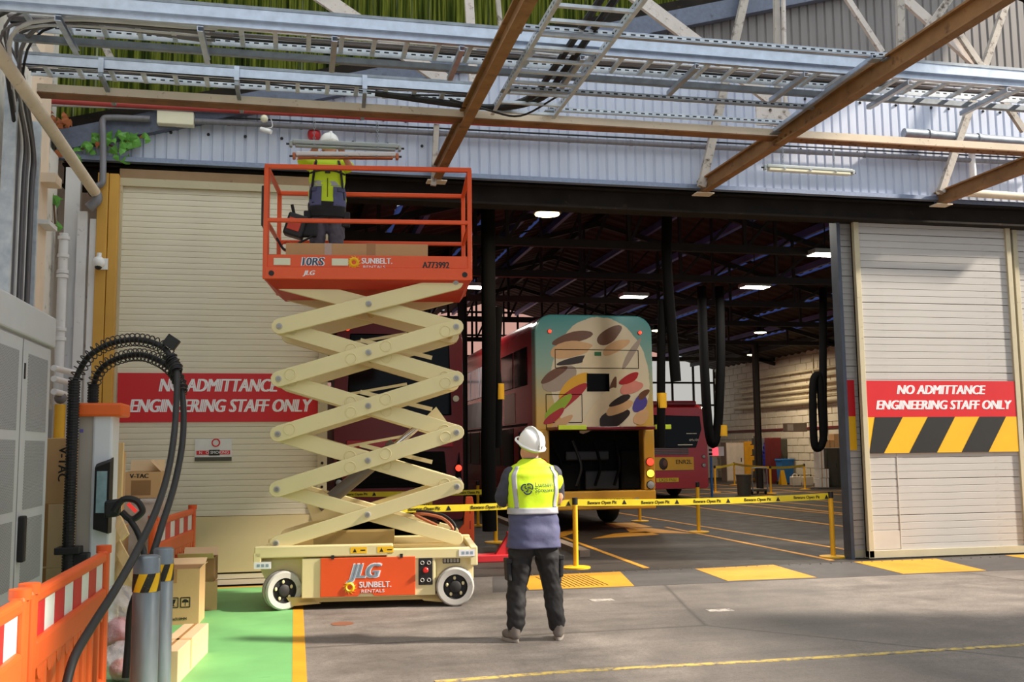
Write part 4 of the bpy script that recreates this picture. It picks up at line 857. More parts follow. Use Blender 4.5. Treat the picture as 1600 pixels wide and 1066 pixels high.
for y in (Y0, Y1):
    bar_('guard_rail', (-PX - 0.02, y, ZTOP), (PX + 0.02, y, ZTOP), 0.05); bar_('guard_rail', (-PX, y, ZM), (PX, y, ZM), 0.045)
for x in (-PX, PX):
    bar_('guard_rail', (x, Y0, ZTOP), (x, Y1, ZTOP), 0.045); bar_('guard_rail', (x, Y0, ZM), (x, Y1, ZM), 0.04)
    for y in (Y0, Y1): bar_('guard_post', (x, y, ZB), (x, y, ZTOP), 0.05)
    bar_('guard_post', (x + (-0.0), Y0 + 0.13, ZB), (x, Y0 + 0.13, ZTOP), 0.04)
bar_('guard_rail', (-PX, Y1, ZT - 0.02), (PX, Y1, ZT - 0.02), 0.05); MB().torus((PX - 0.13, Y1 - 0.05, ZT - 0.02), 0.07, 0.012).build('grab_ring', 'orange_lift', lift); MB().torus((-PX + 0.1, Y1 - 0.05, ZM - 0.06), 0.06, 0.01).build('grab_ring', 'orange_lift', lift)
for x in (-PX + 0.07, PX - 0.06): MB().lathe([(0.03, 0), (0.03, -0.008)], (x, Y0 - 0.03, ZB + 0.06), 12, 'y').build('bolt_hole', 'rubber', lift)
MB().box(-PX - 0.06, -PX - 0.02, Y0 + 0.05, Y0 + 0.3, ZM - 0.05, ZTOP - 0.2).build('side_pad', 'cable_black', lift, bevel=0.01)
ty = Y0 - 0.0115
for x in (-0.93, -0.31): MB().box(x - 0.09, x + 0.09, ty - 0.012, ty, 3.66, 3.74).build('work_lamp', 'fitting_lens', toe, bevel=0.01)
text('10RS', 'white_print', toe, (-0.613, ty - 0.001, 3.70), 0.135, shear=0.12, bold=0.012, fit=0.235); text('10RS', mat('navy_print', (60, 70, 96), 0.5), toe, (-0.613, ty - 0.0025, 3.70), 0.12, shear=0.12, bold=0.004, fit=0.225)
rays(MB(), -0.16, 3.70, 0.08, ty).build('sun_emblem', 'sun_yellow', toe); text('SUNBELT.', 'white_print', toe, (0.09, ty - 0.001, 3.715), 0.09, bold=0.003, fit=0.33); text('RENTALS', 'white_print', toe, (0.06, ty - 0.001, 3.65), 0.045, fit=0.24)
text('A773992', 'black_print', toe, (0.735, ty - 0.001, 3.675), 0.1, bold=0.003, fit=0.29); text('JLG', 'white_print', toe, (-0.64, Y0 - 0.032, 3.575), 0.07, shear=0.3, bold=0.004, fit=0.13)
# things on the platform
q = lambda x, y, z: Matrix.Translation((0.77, 10.9, 0)) @ Matrix.Rotation(LR, 4, 'Z') @ Vector((x, y, z))
p = q(-0.13, 0.22, 3.61)
bx = thing('long_carton', 'long flat brown carton lying on the lift platform behind the toe board', 'box', p, LR)
MB().box(-0.78, 0.78, -0.14, 0.14, 0, 0.33).build('carton', 'cardboard', bx, bevel=0.006); MB().box(0.1, 0.2, -0.143, 0.143, -0.001, 0.333).build('packing_tape', 'tape_tan', bx); MB().box(-0.36, -0.28, -0.142, 0.142, 0.1, 0.332).build('packing_tape', 'plastic_wrap', bx)
text('V-TAC', 'black_print', bx, (-0.52, -0.142, 0.16), 0.085, bold=0.002)
# ================================================================== PEOPLE
from mathutils import noise as NZ
def prof(tab, z):
    for (a, c) in zip(tab[:-1], tab[1:]):
        if a[0] <= z <= c[0]:
            f = (z - a[0]) / (c[0] - a[0]); f = f * f * (3 - 2 * f); return [a[i] + (c[i] - a[i]) * f for i in range(1, 4)]
    return list(tab[0][1:]) if z < tab[0][0] else list(tab[-1][1:])
def surf(tab, th, z, off=0.0, wr=0.0):
    hw, dp, yo = prof(tab, z); c, s = math.cos(th), math.sin(th); e = 0.78
    x = (hw + off) * math.copysign(abs(c) ** e, c); y = yo + (dp + off) * math.copysign(abs(s) ** e, s)
    if wr:
        n = NZ.noise(Vector((x * 7, y * 7, z * 9))) * wr + NZ.noise(Vector((x * 14, y * 14, z * 20 + x * 10))) * wr * 0.5
        x *= 1 + n / max(hw, 0.1); y = yo + (y - yo) * (1 + n / max(dp, 0.1))
    return Vector((x, y, z))
def garment(tab, z0, z1, name, m, parent, off=0.0, n=44, rows=26, wr=0.006, th0=0, th1=2 * PI, thick=0.006, cap=False):
    full = abs(th1 - th0 - 2 * PI) < 1e-6; b = MB(); rings = []
    for i in range(rows + 1):
        z = z0 + (z1 - z0) * i / rows; rings.append([surf(tab, th0 + (th1 - th0) * j / (n if full else n - 1), z, off, wr) for j in range(n)])
    b.loft(rings, cap, full); o = b.build(name, m, parent, smooth=True, angle=80)
    if not cap:
        s = o.modifiers.new('cloth', 'SOLIDIFY'); s.thickness = thick; s.offset = 1
    return o
def limb(b, pts, rad, n=12):
    P = smooth_path(pts, 5); R = []
    k = len(pts) - 1
    for i in range(len(P)):
        t = i / 5; j = min(int(t), k - 1); f = t - j; R.append(rad[j] + (rad[j + 1] - rad[j]) * f)
    b.tube(P, R, n); b.ball(P[0], R[0] * 0.98, 12, 8); b.ball(P[-1], R[-1] * 0.98, 12, 8); return b
def hand(b, wrist, fwd, palm, s=1.0, curl=0.5, thumb=1):
    f = Vector(fwd).normalized(); p = Vector(palm); p = (p - f * p.dot(f)).normalized(); x = f.cross(p)   # x = across the knuckles
    w = Vector(wrist)
    b.bar(w, w + f * 0.09 * s, 0.075 * s, 0.028 * s, up=p)
    for i, L in enumerate((0.068, 0.078, 0.072, 0.056)):
        k = w + f * 0.088 * s + x * (0.03 - i * 0.02) * s; q = k; pts = [k]; an = 0
        for seg in (0.45, 0.32, 0.23):
            an += curl; q = q + (f * math.cos(an) + p * math.sin(an)) * L * seg * s; pts.append(q)
        b.tube(pts, [0.0095 * s, 0.009 * s, 0.0085 * s, 0.006 * s], 8); b.ball(pts[-1], 0.007 * s, 8, 5)
    k = w + f * 0.03 * s + x * 0.036 * s * thumb; t1 = k + (f * 0.6 + x * 0.7 * thumb + p * 0.3) * 0.04 * s; t2 = t1 + (f * 0.8 + x * 0.2 * thumb + p * 0.5) * 0.03 * s
    b.tube([k, t1, t2], [0.012 * s, 0.0105 * s, 0.008 * s], 8); b.ball(t2, 0.008 * s, 8, 5)
def head(b, c, M):
    k = len(b.v)
    b.ball((0, 0, 0.02), 0.1, 18, 14, (0.80, 0.96, 1.05)); b.ball((0, 0.03, -0.05), 0.075, 16, 10, (0.82, 0.95, 0.95)); b.ball((0, 0.055, -0.085), 0.042, 12, 8, (1.0, 0.9, 0.75))
    b.tube([(0, 0.088, 0.015), (0, 0.104, -0.012), (0, 0.098, -0.026)], [0.010, 0.015, 0.014], 8)
    for s in (-1, 1): b.ball((s * 0.08, -0.005, -0.01), 0.028, 10, 8, (0.35, 0.7, 1.1)); b.ball((s * 0.034, 0.083, 0.03), 0.02, 8, 6, (1.2, 0.5, 0.5))
    b.ball((0, 0.088, -0.058), 0.02, 8, 6, (1.3, 0.5, 0.5))
    b.tube([(0, -0.01, -0.06), (0, -0.02, -0.17)], [0.056, 0.062], 12)
    b.xf(Matrix.Translation(c) @ M, k)
def helmet(parent, c, M, lamp=False):
    T = Matrix.Translation(c) @ M
    def shell(name, m, prof_, sc, z, extra=None, par=parent):
        b = MB(); b.lathe(prof_, (0, 0, 0), 28); [setattr(v, 'x', v.x * sc[0]) or setattr(v, 'y', v.y * sc[1]) for v in b.v]
        return b.xf(T @ Matrix.Translation((0, 0, z))).build(name, m, par, smooth=True, angle=50)
    h = shell('helmet', 'helmet', [(0.128, 0.0), (0.13, 0.02), (0.125, 0.055), (0.108, 0.095), (0.08, 0.122), (0.04, 0.138), (0.004, 0.142)], (0.87, 1.05), 0.035)
    b = MB(); b.lathe([(0.128, 0.0), (0.146, -0.006), (0.146, 0.002), (0.128, 0.01)], (0, 0, 0), 28, cap=False)
    for v in b.v: v.x *= 0.86; v.y = v.y * 1.05 + (0.03 if v.y > 0.05 else 0)
    b.xf(T @ Matrix.Translation((0, 0, 0.035))).build('helmet_brim', 'helmet', h, smooth=True)
    b = MB(); pts = []
    for k in range(13):
        a = -0.2 + (PI + 0.4) * k / 12; pts.append((0, 0.136 * math.cos(a), 0.035 + 0.146 * max(0, math.sin(a))))
    b.tube(pts[1:-1], 0.012, 8, flat=2.2); b.xf(T).build('helmet_ridge', 'helmet', h, smooth=True)
    MB().lathe([(0.112, 0.0), (0.116, 0.0), (0.116, -0.03), (0.108, -0.035)], (0, 0, 0), 24, cap=False).xf(T @ Matrix.Translation((0, 0, 0.036)) @ Matrix.Diagonal((0.86, 1.03, 1, 1))).build('helmet_band', 'helmet_green', h, smooth=True)
    if lamp:
        MB().box(-0.022, 0.022, -0.142, -0.122, 0.03, 0.085).xf(T).build('helmet_clip', 'tyre', h, bevel=0.004); MB().box(-0.012, 0.012, -0.146, -0.14, 0.05, 0.075).xf(T).build('helmet_clip', 'cylinder_grey', h)
    return h
# ---- person standing with back to the camera (faces +y)
man = thing('person', 'person in white helmet, yellow vest and black work trousers standing with back to camera', 'person', (2.05, 8.62, 0))
HM = Euler((math.radians(24), 0, math.radians(22))).to_matrix().to_4x4()
TAB = [(0.80, 0.232, 0.170, 0.0), (0.88, 0.228, 0.165, 0.0), (1.02, 0.212, 0.140, 0.0), (1.15, 0.208, 0.135, 0.005), (1.30, 0.222, 0.138, 0.01), (1.42, 0.228, 0.128, 0.015), (1.49, 0.19, 0.105, 0.02), (1.535, 0.115, 0.085, 0.025), (1.57, 0.07, 0.07, 0.025)]
b = MB(); head(b, (-0.01, 0.03, 1.655), HM); b.tube([(0, 0.02, 1.62), (0, 0.01, 1.45)], [0.055, 0.07], 12)
b.ball((0, 0, 1.25), 0.17, 16, 12, (1.1, 0.65, 1.5)); b.ball((0, 0, 0.95), 0.16, 14, 10, (1.1, 0.75, 1))
for s in (-1, 1): limb(b, [(s * 0.1, 0, 0.9), (s * 0.15, 0.01, 0.47), (s * 0.185, 0, 0.1)], [0.085, 0.055, 0.04]); limb(b, [(s * 0.17, 0.01, 1.42), (s * 0.245, 0.07, 1.2), (s * 0.08, 0.25, 1.22)], [0.055, 0.045, 0.032])
hand(b, (-0.08, 0.25, 1.22), (1, 0.05, 0.12), (0, -1, 0)); hand(b, (0.08, 0.25, 1.22), (-1, 0.1, 0.2), (0, -1, 0), thumb=-1)
organic(b, 'body', 'skin', man, 0.011, 5)
b = MB()
limb(b, [(-0.105, 0, 0.90), (-0.122, 0.0, 0.7), (-0.150, 0.012, 0.46), (-0.162, 0.0, 0.24), (-0.172, 0.0, 0.125)], [0.108, 0.110, 0.085, 0.082, 0.074], 16)
limb(b, [(0.105, 0, 0.90), (0.125, 0.0, 0.7), (0.162, 0.012, 0.46), (0.188, 0.0, 0.24), (0.205, 0.0, 0.125)], [0.110, 0.113, 0.088, 0.082, 0.074], 16)
b.ball((0, 0, 0.90), 0.2, 18, 12, (1.0, 0.68, 0.6)); b.ball((-0.085, -0.03, 0.80), 0.11, 14, 10); b.ball((0.085, -0.03, 0.80), 0.11, 14, 10)
tr_ = organic(b, 'trousers', 'trouser_black', man, 0.012, 4, 0.022, 9)
for s, x, z in ((-1, -0.232, 0.62), (1, 0.235, 0.64)):
    pk = MB().box(-0.02, 0.02, -0.07, 0.07, -0.1, 0.08).xf(Matrix.Translation((x, 0, z)) @ Euler((0, 0.05 * s, 0)).to_matrix().to_4x4()).build('cargo_pocket', 'trouser_black', tr_, bevel=0.012); MB().box(-0.024, 0.024, -0.075, 0.075, 0.05, 0.09).xf(Matrix.Translation((x, 0, z))).build('pocket_flap', 'trouser_black', tr_, bevel=0.008)
garment(TAB, 0.80, 1.14, 'shirt_tail', 'navy', man, -0.002, wr=0.016)
vest = garment(TAB, 1.10, 1.565, 'vest', 'hivis', man, 0.004, wr=0.008, rows=34)
garment(TAB, 1.09, 1.145, 'waist_band', 'reflective', vest, 0.011, rows=4, wr=0.008)
for th in (-PI / 2 - 0.82, -PI / 2 + 0.82):
    garment(TAB, 1.145, 1.50, 'shoulder_band', 'reflective', vest, 0.0115, n=6, rows=30, wr=0.008, th0=th - 0.13, th1=th + 0.13)
def vest_point(x, z, off=0.0185):
    lo, hi = -PI, 0.0
    for _ in range(30):
        m = (lo + hi) / 2
        if surf(TAB, m, z, 0, 0).x < x: lo = m
        else: hi = m
    return surf(TAB, (lo + hi) / 2, z, off, 0.0)
def wrap_text(s, size, x, z, m):
    o = text(s, m, vest, (0, 0, 0), size, rot=(0, 0, 0), align='LEFT', ext=0.0)
    for v in o.data.vertices: v.co = vest_point(x + v.co.x, z + v.co.y)
mat('logo_navy', (28, 52, 70), 0.6)
wrap_text('Lumen', 0.056, -0.015, 1.342, 'logo_navy'); wrap_text('Stream', 0.056, -0.015, 1.296, 'logo_navy')
b = MB()
for k in range(3):
    a0 = PI / 2 + k * 2 * PI / 3; pts = []
    for j in range(8): a = a0 + 0.25 + j * 0.27; rr = 0.036 + 0.012 * math.sin(j / 7 * PI); pts.append(vest_point(-0.075 + rr * math.cos(a), 1.312 + rr * math.sin(a), 0.02))
    b.tube(pts, 0.0065, 6)
    b.tube([vest_point(-0.075 + r_ * math.cos(a0 + 0.6 + 0.6 * i_), 1.312 + r_ * math.sin(a0 + 0.6 + 0.6 * i_), 0.018) for i_, r_ in enumerate((0.03, 0.02, 0.006))], 0.005, 6)
b.build('shield_logo', 'logo_navy', vest)
b = MB(); limb(b, [(-0.19, 0.015, 1.43), (-0.235, 0.03, 1.33), (-0.262, 0.07, 1.22), (-0.2, 0.16, 1.2), (-0.1, 0.235, 1.22)], [0.078, 0.072, 0.064, 0.054, 0.045]); organic(b, 'sleeve', 'sleeve', man, 0.011, 4, 0.02, 10)
b = MB(); limb(b, [(0.19, 0.015, 1.43), (0.228, 0.04, 1.33), (0.245, 0.09, 1.22), (0.19, 0.18, 1.2), (0.1, 0.235, 1.22)], [0.078, 0.07, 0.06, 0.052, 0.045]); organic(b, 'sleeve', 'sleeve', man, 0.011, 4, 0.02, 10)
garment([(1.28, 0.06, 0.07, 0), (1.36, 0.085, 0.085, 0), (1.48, 0.06, 0.06, 0)], 1.30, 1.46, 'vest_shoulder', 'hivis', man, 0.0, n=24, rows=10).location = (0.19, 0.03, 0)
garment([(1.50, 0.062, 0.062, 0.02), (1.58, 0.058, 0.06, 0.025)], 1.5, 1.575, 'collar', 'navy', man, 0.012, n=24, rows=4, wr=0.003)
helmet(man, (-0.01, 0.03, 1.66), HM, True)
def boot(parent, x, y, turn, m1='boot', m2='sole'):
    T = Matrix.Translation((x, y, 0)) @ Matrix.Rotation(turn, 4, 'Z')
    b = MB(); b.ball((0, 0.08, 0.055), 0.05, 12, 8, (0.95, 1.9, 0.9)); b.ball((0, -0.02, 0.06), 0.05, 12, 8, (0.85, 1.1, 1)); b.tube([(0, -0.02, 0.05), (0, -0.02, 0.15)], [0.05, 0.052], 12); b.xf(T)
    o = organic(b, 'boot', m1, parent, 0.009, 4)
    poly = [(0.045 * math.cos(a) * (1 if math.sin(a) > 0 else 0.85), 0.055 + 0.125 * math.sin(a)) for a in [2 * PI * k / 20 for k in range(20)]]
    MB().prism(poly, 0.0, 0.028, 'z').xf(T).build('boot_sole', m2, o, bevel=0.005)
boot(man, -0.185, 0.0, 0.35); boot(man, 0.215, 0.0, -0.3)
# ---- worker on the platform (faces -y, towards the camera)
wk = thing('person', 'person in white helmet and harness on the lift platform lifting a light fitting', 'person', (0.33, 11.6, 3.61)); wk.scale = (1.0, 1.0, 0.99)
WH = Matrix.Rotation(PI, 4, 'Z') @ Euler((math.radians(6), 0, math.radians(8))).to_matrix().to_4x4()
TB2 = [(0.86, 0.205, 0.140, 0), (1.0, 0.205, 0.140, 0), (1.15, 0.195, 0.128, 0), (1.30, 0.200, 0.125, 0), (1.38, 0.198, 0.115, 0), (1.43, 0.16, 0.10, 0), (1.475, 0.09, 0.08, 0), (1.5, 0.07, 0.07, 0)]
el = (Vector((-0.31, -0.08, 1.43)), Vector((0.25, -0.10, 1.36))); hd = (Vector((-0.165, -0.23, 1.475)), Vector((0.165, -0.23, 1.47)))
b = MB(); head(b, (0.02, -0.02, 1.60), WH); b.tube([(0.01, -0.01, 1.56), (0, 0, 1.40)], [0.055, 0.07], 12)
b.ball((0, 0, 1.2), 0.16, 16, 12, (1.1, 0.65, 1.5)); b.ball((0, 0, 0.93), 0.15, 14, 10, (1.1, 0.75, 1))
for s in (-1, 1): limb(b, [(s * 0.09, 0, 0.88), (s * 0.1, 0, 0.47), (s * 0.11, 0, 0.1)], [0.085, 0.055, 0.04])
for i, s in ((0, -1), (1, 1)):
    limb(b, [(s * 0.17, 0, 1.37), tuple(el[i]), tuple(hd[i])], [0.055, 0.043, 0.028]); hand(b, hd[i], (0.25 * -s, -0.75, 0.42), (-0.5 * s, 0.2, 0.6), 1.0, 0.55, thumb=s)
bd = organic(b, 'body', 'skin', wk, 0.009, 4)
for s in (-1, 1):
    b = MB().ball((s * 0.034, 0.091, 0.022), 0.0095, 10, 6); b.xf(Matrix.Translation((0.02, -0.02, 1.60)) @ WH).build('eye', 'cable_black', bd, smooth=True)
MB().ball((0, -0.02, 0.01), 0.1, 16, 10, (0.86, 0.98, 0.95)).xf(Matrix.Translation((0.02, -0.02, 1.60)) @ WH).build('hair', 'hair', bd, smooth=True)
b = MB()
for s in (-1, 1): limb(b, [(s * 0.1, 0, 0.9), (s * 0.105, 0, 0.68), (s * 0.11, -0.01, 0.45), (s * 0.12, 0, 0.2), (s * 0.12, 0, 0.07)], [0.112, 0.108, 0.09, 0.082, 0.075], 14)
b.ball((0, 0, 0.88), 0.19, 16, 10, (1.05, 0.72, 0.6)); tw_ = organic(b, 'trousers', 'trouser_grey', wk, 0.013, 4, 0.028, 9)
garment([(0.70, 0.2, 0.125, 0), (0.9, 0.205, 0.14, 0)], 0.74, 0.92, 'waist_pouch_belt', 'trouser_black', wk, 0.012, rows=8, wr=0.01)
for s in (-1, 1):
    MB().box(-0.05, 0.05, -0.035, 0.03, -0.1, 0.08).xf(Matrix.Translation((s * 0.215, -0.05, 0.74))).build('tool_pouch', 'harness', wk, bevel=0.015)
v2 = garment(TB2, 0.86, 1.49, 'vest', 'hivis_front', wk, 0.004, wr=0.012, rows=36)
garment(TB2, 1.11, 1.17, 'waist_band', 'reflective', v2, 0.010, rows=4, wr=0.012)
for a0, a1 in ((-PI + 0.35, -PI / 2 - 0.22), (-PI / 2 + 0.22, -0.35)):
    garment(TB2, 0.87, 1.10, 'pocket_panel', 'navy_light', v2, 0.013, n=16, rows=12, wr=0.012, th0=a0, th1=a1); garment(TB2, 1.04, 1.085, 'pocket_flap', 'navy', v2, 0.021, n=10, rows=4, wr=0.01, th0=a0 + 0.2, th1=a1 - 0.25)
for s in (-1, 1):
    pts = [surf(TB2, -PI / 2 + s * a, z, 0.02, 0.0) for a, z in ((0.95, 0.95), (0.85, 1.1), (0.75, 1.22), (0.62, 1.34), (0.6, 1.40))] + [Vector((s * 0.13, -0.03, 1.455))]
    b = MB(); P = smooth_path(pts, 4); b.tube(P, 0.018, 8, flat=0.5); b.build('harness_strap', 'harness' if s < 0 else 'harness', wk, smooth=True)
    MB().bar(surf(TB2, -PI / 2 + s * 0.62, 1.34, 0.03), Vector((s * 0.13, -0.05, 1.45)), 0.03, 0.012).build('harness_pad', 'harness_red', wk)
pts = [surf(TB2, -PI / 2 + a, 1.28 + 0.015 * math.cos(a * 3), 0.024) for a in [-1.0 + 0.2 * k for k in range(11)]]; MB().tube(pts, 0.02, 8, flat=0.55).build('chest_strap', 'harness', wk, smooth=True)
MB().box(-0.03, 0.03, -0.165, -0.14, 1.255, 1.30).build('chest_buckle', 'cable_black', wk, bevel=0.006)
MB().bar(surf(TB2, -PI / 2, 0.88, 0.014), surf(TB2, -PI / 2, 1.2, 0.014), 0.008, 0.006).build('zip', 'harness', v2)
for s, e, h_ in ((-1, el[0], hd[0]), (1, el[1], hd[1])):
    b = MB(); S0 = Vector((s * 0.17, 0, 1.385)); limb(b, [S0, S0.lerp(e, 0.45), S0.lerp(e, 0.8)], [0.085, 0.08, 0.074]); organic(b, 'sleeve', 'hivis_front', wk, 0.012, 3, 0.015, 9)
helmet(wk, (0.02, -0.02, 1.605), WH, False)
boot(wk, -0.12, 0.0, PI + 0.15, 'trouser_black', 'cable_black'); boot(wk, 0.12, 0.0, PI - 0.15, 'trouser_black', 'cable_black')
# control box hung on the rail beside the worker
kb = thing('control_box', 'black platform control box hanging on the rail beside the worker', 'control box', q(-0.90, 0.42, 4.0), LR)
MB().box(-0.11, 0.11, -0.1, 0.08, 0.08, 0.34).xf(Matrix.Rotation(0.3, 4, 'Y')).build('case', 'cable_black', kb, bevel=0.02); MB().box(-0.08, 0.06, -0.115, -0.098, 0.14, 0.28).xf(Matrix.Rotation(0.3, 4, 'Y')).build('panel', 'harness_red', kb, bevel=0.006); MB().cyl((0.05, -0.05, 0.3), (0.02, -0.06, 0.44), 0.018, n=8).build('joystick', 'rubber', kb)
MB().tube(smooth_path([(-0.15, 0.0, 0.06), (-0.05, -0.05, -0.08), (0.1, -0.05, 0.0), (0.25, -0.02, 0.1), (0.3, 0.0, 0.28)], 5), 0.014, 6).build('lead', 'harness', kb, smooth=True); MB().box(0.1, 0.3, -0.04, 0.06, 0.08, 0.27).build('bag', 'harness', kb, bevel=0.03)
# ================================================================== BUSES (local: x across, y forward from the tail, z up)
def rring(w, z0, z1, y, r, n=6, rb=0.08):
    pts = []
    for cx, cz, rr, a0 in ((w - r, z1 - r, r, 0), (-w + r, z1 - r, r, PI / 2), (-w + rb, z0 + rb, rb, PI), (w - rb, z0 + rb, rb, 1.5 * PI)):
        for k in range(n + 1): a = a0 + PI / 2 * k / n; pts.append((cx + rr * math.cos(a), y, cz + rr * math.sin(a)))
    return pts
def bus_wheels(t, ys, w):
    for y in ys:
        for s in (-1, 1):
            o = MB().lathe([(0.3, -0.15), (0.46, -0.15), (0.5, -0.1), (0.5, 0.1), (0.46, 0.15), (0.3, 0.15)], (s * (w - 0.2), y, 0.5), 24, 'x').build('wheel', 'rubber', t, smooth=True); MB().lathe([(0.29, -0.1 * s), (0.29, 0.1 * s), (0.1, 0.14 * s)], (s * (w - 0.2), y, 0.5), 18, 'x').build('hub', 'cylinder_grey', o, smooth=True)
def lamp(t, x, z, m, r=0.075, y=-0.01): o = MB().lathe([(r * 1.15, 0.03), (r * 1.15, -0.012), (r, -0.016)], (x, y, z), 18, 'y').build('lamp_bezel', 'bus_black', t, smooth=True); MB().lathe([(r, 0), (r, -0.02), (r * 0.6, -0.035), (0.003, -0.04)], (x, y - 0.01, z), 18, 'y').build('tail_lamp', m, o, smooth=True)
# ---- double-decker with printed wrap and open engine bay
W = 1.235
bus = thing('double_decker_bus', 'double-decker bus with printed pale and yellow rear and open engine bay', 'bus', (5.88, 19.2, 0))
MB().loft([rring(W, 0.42, 4.3, 0.30, 0.32), rring(W, 0.42, 4.34, 0.6, 0.32), rring(W, 0.42, 4.34, 9.6, 0.32), rring(W * 0.96, 0.45, 4.2, 10.3, 0.4), rring(W * 0.86, 0.5, 3.9, 10.55, 0.5)]).build('body', 'bus_red', bus, smooth=True, angle=50)
def rear(name, m, poly, d0=0.0, d1=0.32): return MB().prism(poly, d0, d1).build(name, m, bus, bevel=0.03, seg=3)
r = 0.36; top = [(W - r + r * math.cos(a), 4.33 - r + r * math.sin(a)) for a in [PI / 2 * k / 8 for k in range(9)]] + [(-W + r - r * math.sin(a), 4.33 - r + r * math.cos(a)) for a in [PI / 2 * k / 8 for k in range(9)]]
up = rear('rear_panel', 'bus_wrap', [(-W, 2.0), (W, 2.0)] + top)
rear('corner_panel', 'bus_wrap', [(-W, 0.80), (-0.96, 0.80), (-0.96, 2.02), (-W, 2.02)]); rear('corner_panel', 'bus_wrap', [(1.0, 0.80), (W, 0.80), (W, 2.02), (1.0, 2.02)])
bp = rear('bumper', 'bus_yellow', [(-W, 0.43), (W, 0.43), (W, 0.80), (-W, 0.80)], -0.02)
bay = MB().box(-0.97, 1.01, 0.05, 0.09, 0.0, 0.0)
bay = MB().box(-0.98, 1.02, 0.285, 0.3, 0.78, 2.02).build('engine_bay', 'engine', bus)
for x0, x1, z0, z1, m in ((-0.9, -0.3, 0.82, 1.35, 'engine'), (-0.2, 0.5, 0.82, 1.2, 'cable_black'), (0.55, 0.95, 0.82, 1.6, 'engine'), (-0.6, 0.3, 1.4, 1.6, 'cable_black')): MB().box(x0, x1, 0.12, 0.29, z0, z1).build('engine_block', m, bay, bevel=0.03)
for k in range(4): MB().tube(smooth_path([(-0.8 + k * 0.4, 0.12, 0.9), (-0.7 + k * 0.4, 0.08, 1.3), (-0.9 + k * 0.45, 0.15, 1.8)], 5), 0.03, 8).build('engine_hose', ('engine', 'cable_black', 'engine')[k % 3], bay, smooth=True)
cv = MB().prism([(-1.02, 2.0), (1.06, 2.0), (1.06, 2.06), (-1.02, 2.06)], -0.75, 0.03).build('engine_cover', 'bus_dark_red', bus, bevel=0.01)
MB().box(-0.98, -0.42, -0.78, -0.68, 2.0, 2.09).build('cover_edge', 'lime', cv, bevel=0.01); MB().box(0.98, 1.30, -0.78, -0.68, 2.0, 2.09).build('cover_edge', 'lime', cv, bevel=0.01)
for z, m in ((1.36, 'lamp_red'), (1.13, 'lamp_amber'), (0.9, 'lamp_clear')): lamp(bus, 1.12, z, m)
for z, m in ((1.36, 'lamp_red_dim'), (1.13, 'lamp_clear')): lamp(bus, -1.1, z, m)
for s in (-1, 1): lamp(bus, s * 0.95 + 0.02, 3.98, 'lamp_red', 0.035)
MB().box(-0.17, 0.30, -0.012, 0.0, 2.78, 3.14).build('rear_window', 'bus_glass', up); MB().box(0.0, 0.14, -0.012, 0.0, 3.5, 3.58).build('green_marker', mat('marker_green', (40, 110, 60), 0.4), up)
def outline(x0, x1, z0, z1):
    b = MB()
    for a, c in (((x0, z0), (x1, z0)), ((x1, z0), (x1, z1)), ((x1, z1), (x0, z1)), ((x0, z1), (x0, z0))): b.bar((a[0], -0.004, a[1]), (c[0], -0.004, c[1]), 0.01, 0.012)
    b.build('panel_seam', 'bus_black', up)
outline(-0.82, 0.93, 3.25, 3.62); outline(-1.02, -0.28, 2.02, 2.16 + 0.0); outline(-1.02, -0.28, 2.06, 2.72)
# abstract overlapping print patches on the wrap
def blob(m, x, z, rx, rz, a=0.0, k=0, n=22):
    rr = random.Random(k * 7 + 3); ph = [rr.uniform(0, 6.28) for _ in range(3)]; poly = []
    for i in range(n):
        t = 2 * PI * i / n; f = 1 + 0.10 * math.sin(2 * t + ph[0]) + 0.07 * math.sin(3 * t + ph[1]); px, pz_ = rx * f * math.cos(t), rz * f * math.sin(t); poly.append((x + px * math.cos(a) - pz_ * math.sin(a), z + px * math.sin(a) + pz_ * math.cos(a)))
    MB().prism(poly, -0.002 - 0.0006 * k, 0.004).build('printed_patch', m, up)
for k, (m, x, z, rx, rz, a) in enumerate((('print_brown', -0.45, 3.86, 0.40, 0.12, 0.25), ('print_tan', -0.5, 3.62, 0.46, 0.16, 0.25), ('print_dark', -0.42, 3.40, 0.36, 0.07, 0.25), ('print_cream', 0.2, 3.35, 0.5, 0.4, 0.6), ('print_brown', 0.32, 3.92, 0.30, 0.14, 0.5), ('print_tan', 0.45, 3.68, 0.34, 0.1, 0.5), ('print_grey', 0.78, 3.55, 0.34, 0.07, 1.0), ('print_brown', 0.36, 2.82, 0.26, 0.07, 1.2), ('print_grey', -0.72, 3.02, 0.36, 0.22, 0.5), ('print_brown', -0.85, 3.12, 0.3, 0.09, 0.5), ('print_ochre', -0.45, 2.9, 0.36, 0.15, 0.7), ('print_crimson', -0.6, 2.6, 0.5, 0.13, 0.7), ('print_green', -0.78, 2.46, 0.34, 0.12, 0.7), ('print_crimson', -0.86, 2.28, 0.26, 0.08, 0.7), ('print_tan', -0.7, 2.16, 0.26, 0.08, 0.6), ('print_cream', 0.1, 2.4, 0.55, 0.2, 0.8), ('print_dark', 0.38, 2.24, 0.36, 0.16, 0.3), ('print_tan', 0.5, 2.46, 0.3, 0.12, 0.5), ('print_dark', 0.52, 2.6, 0.26, 0.07, 0.5), ('print_pink', 0.76, 2.86, 0.26, 0.12, 0.4), ('print_crimson', 0.72, 3.04, 0.24, 0.08, 0.4), ('print_violet', 0.94, 2.54, 0.22, 0.12, 0.9), ('print_tan', 0.96, 2.26, 0.2, 0.12, 0.9), ('print_brown', 1.02, 2.72, 0.14, 0.07, 0.6))): blob(m, x, z, rx, rz, a, k)
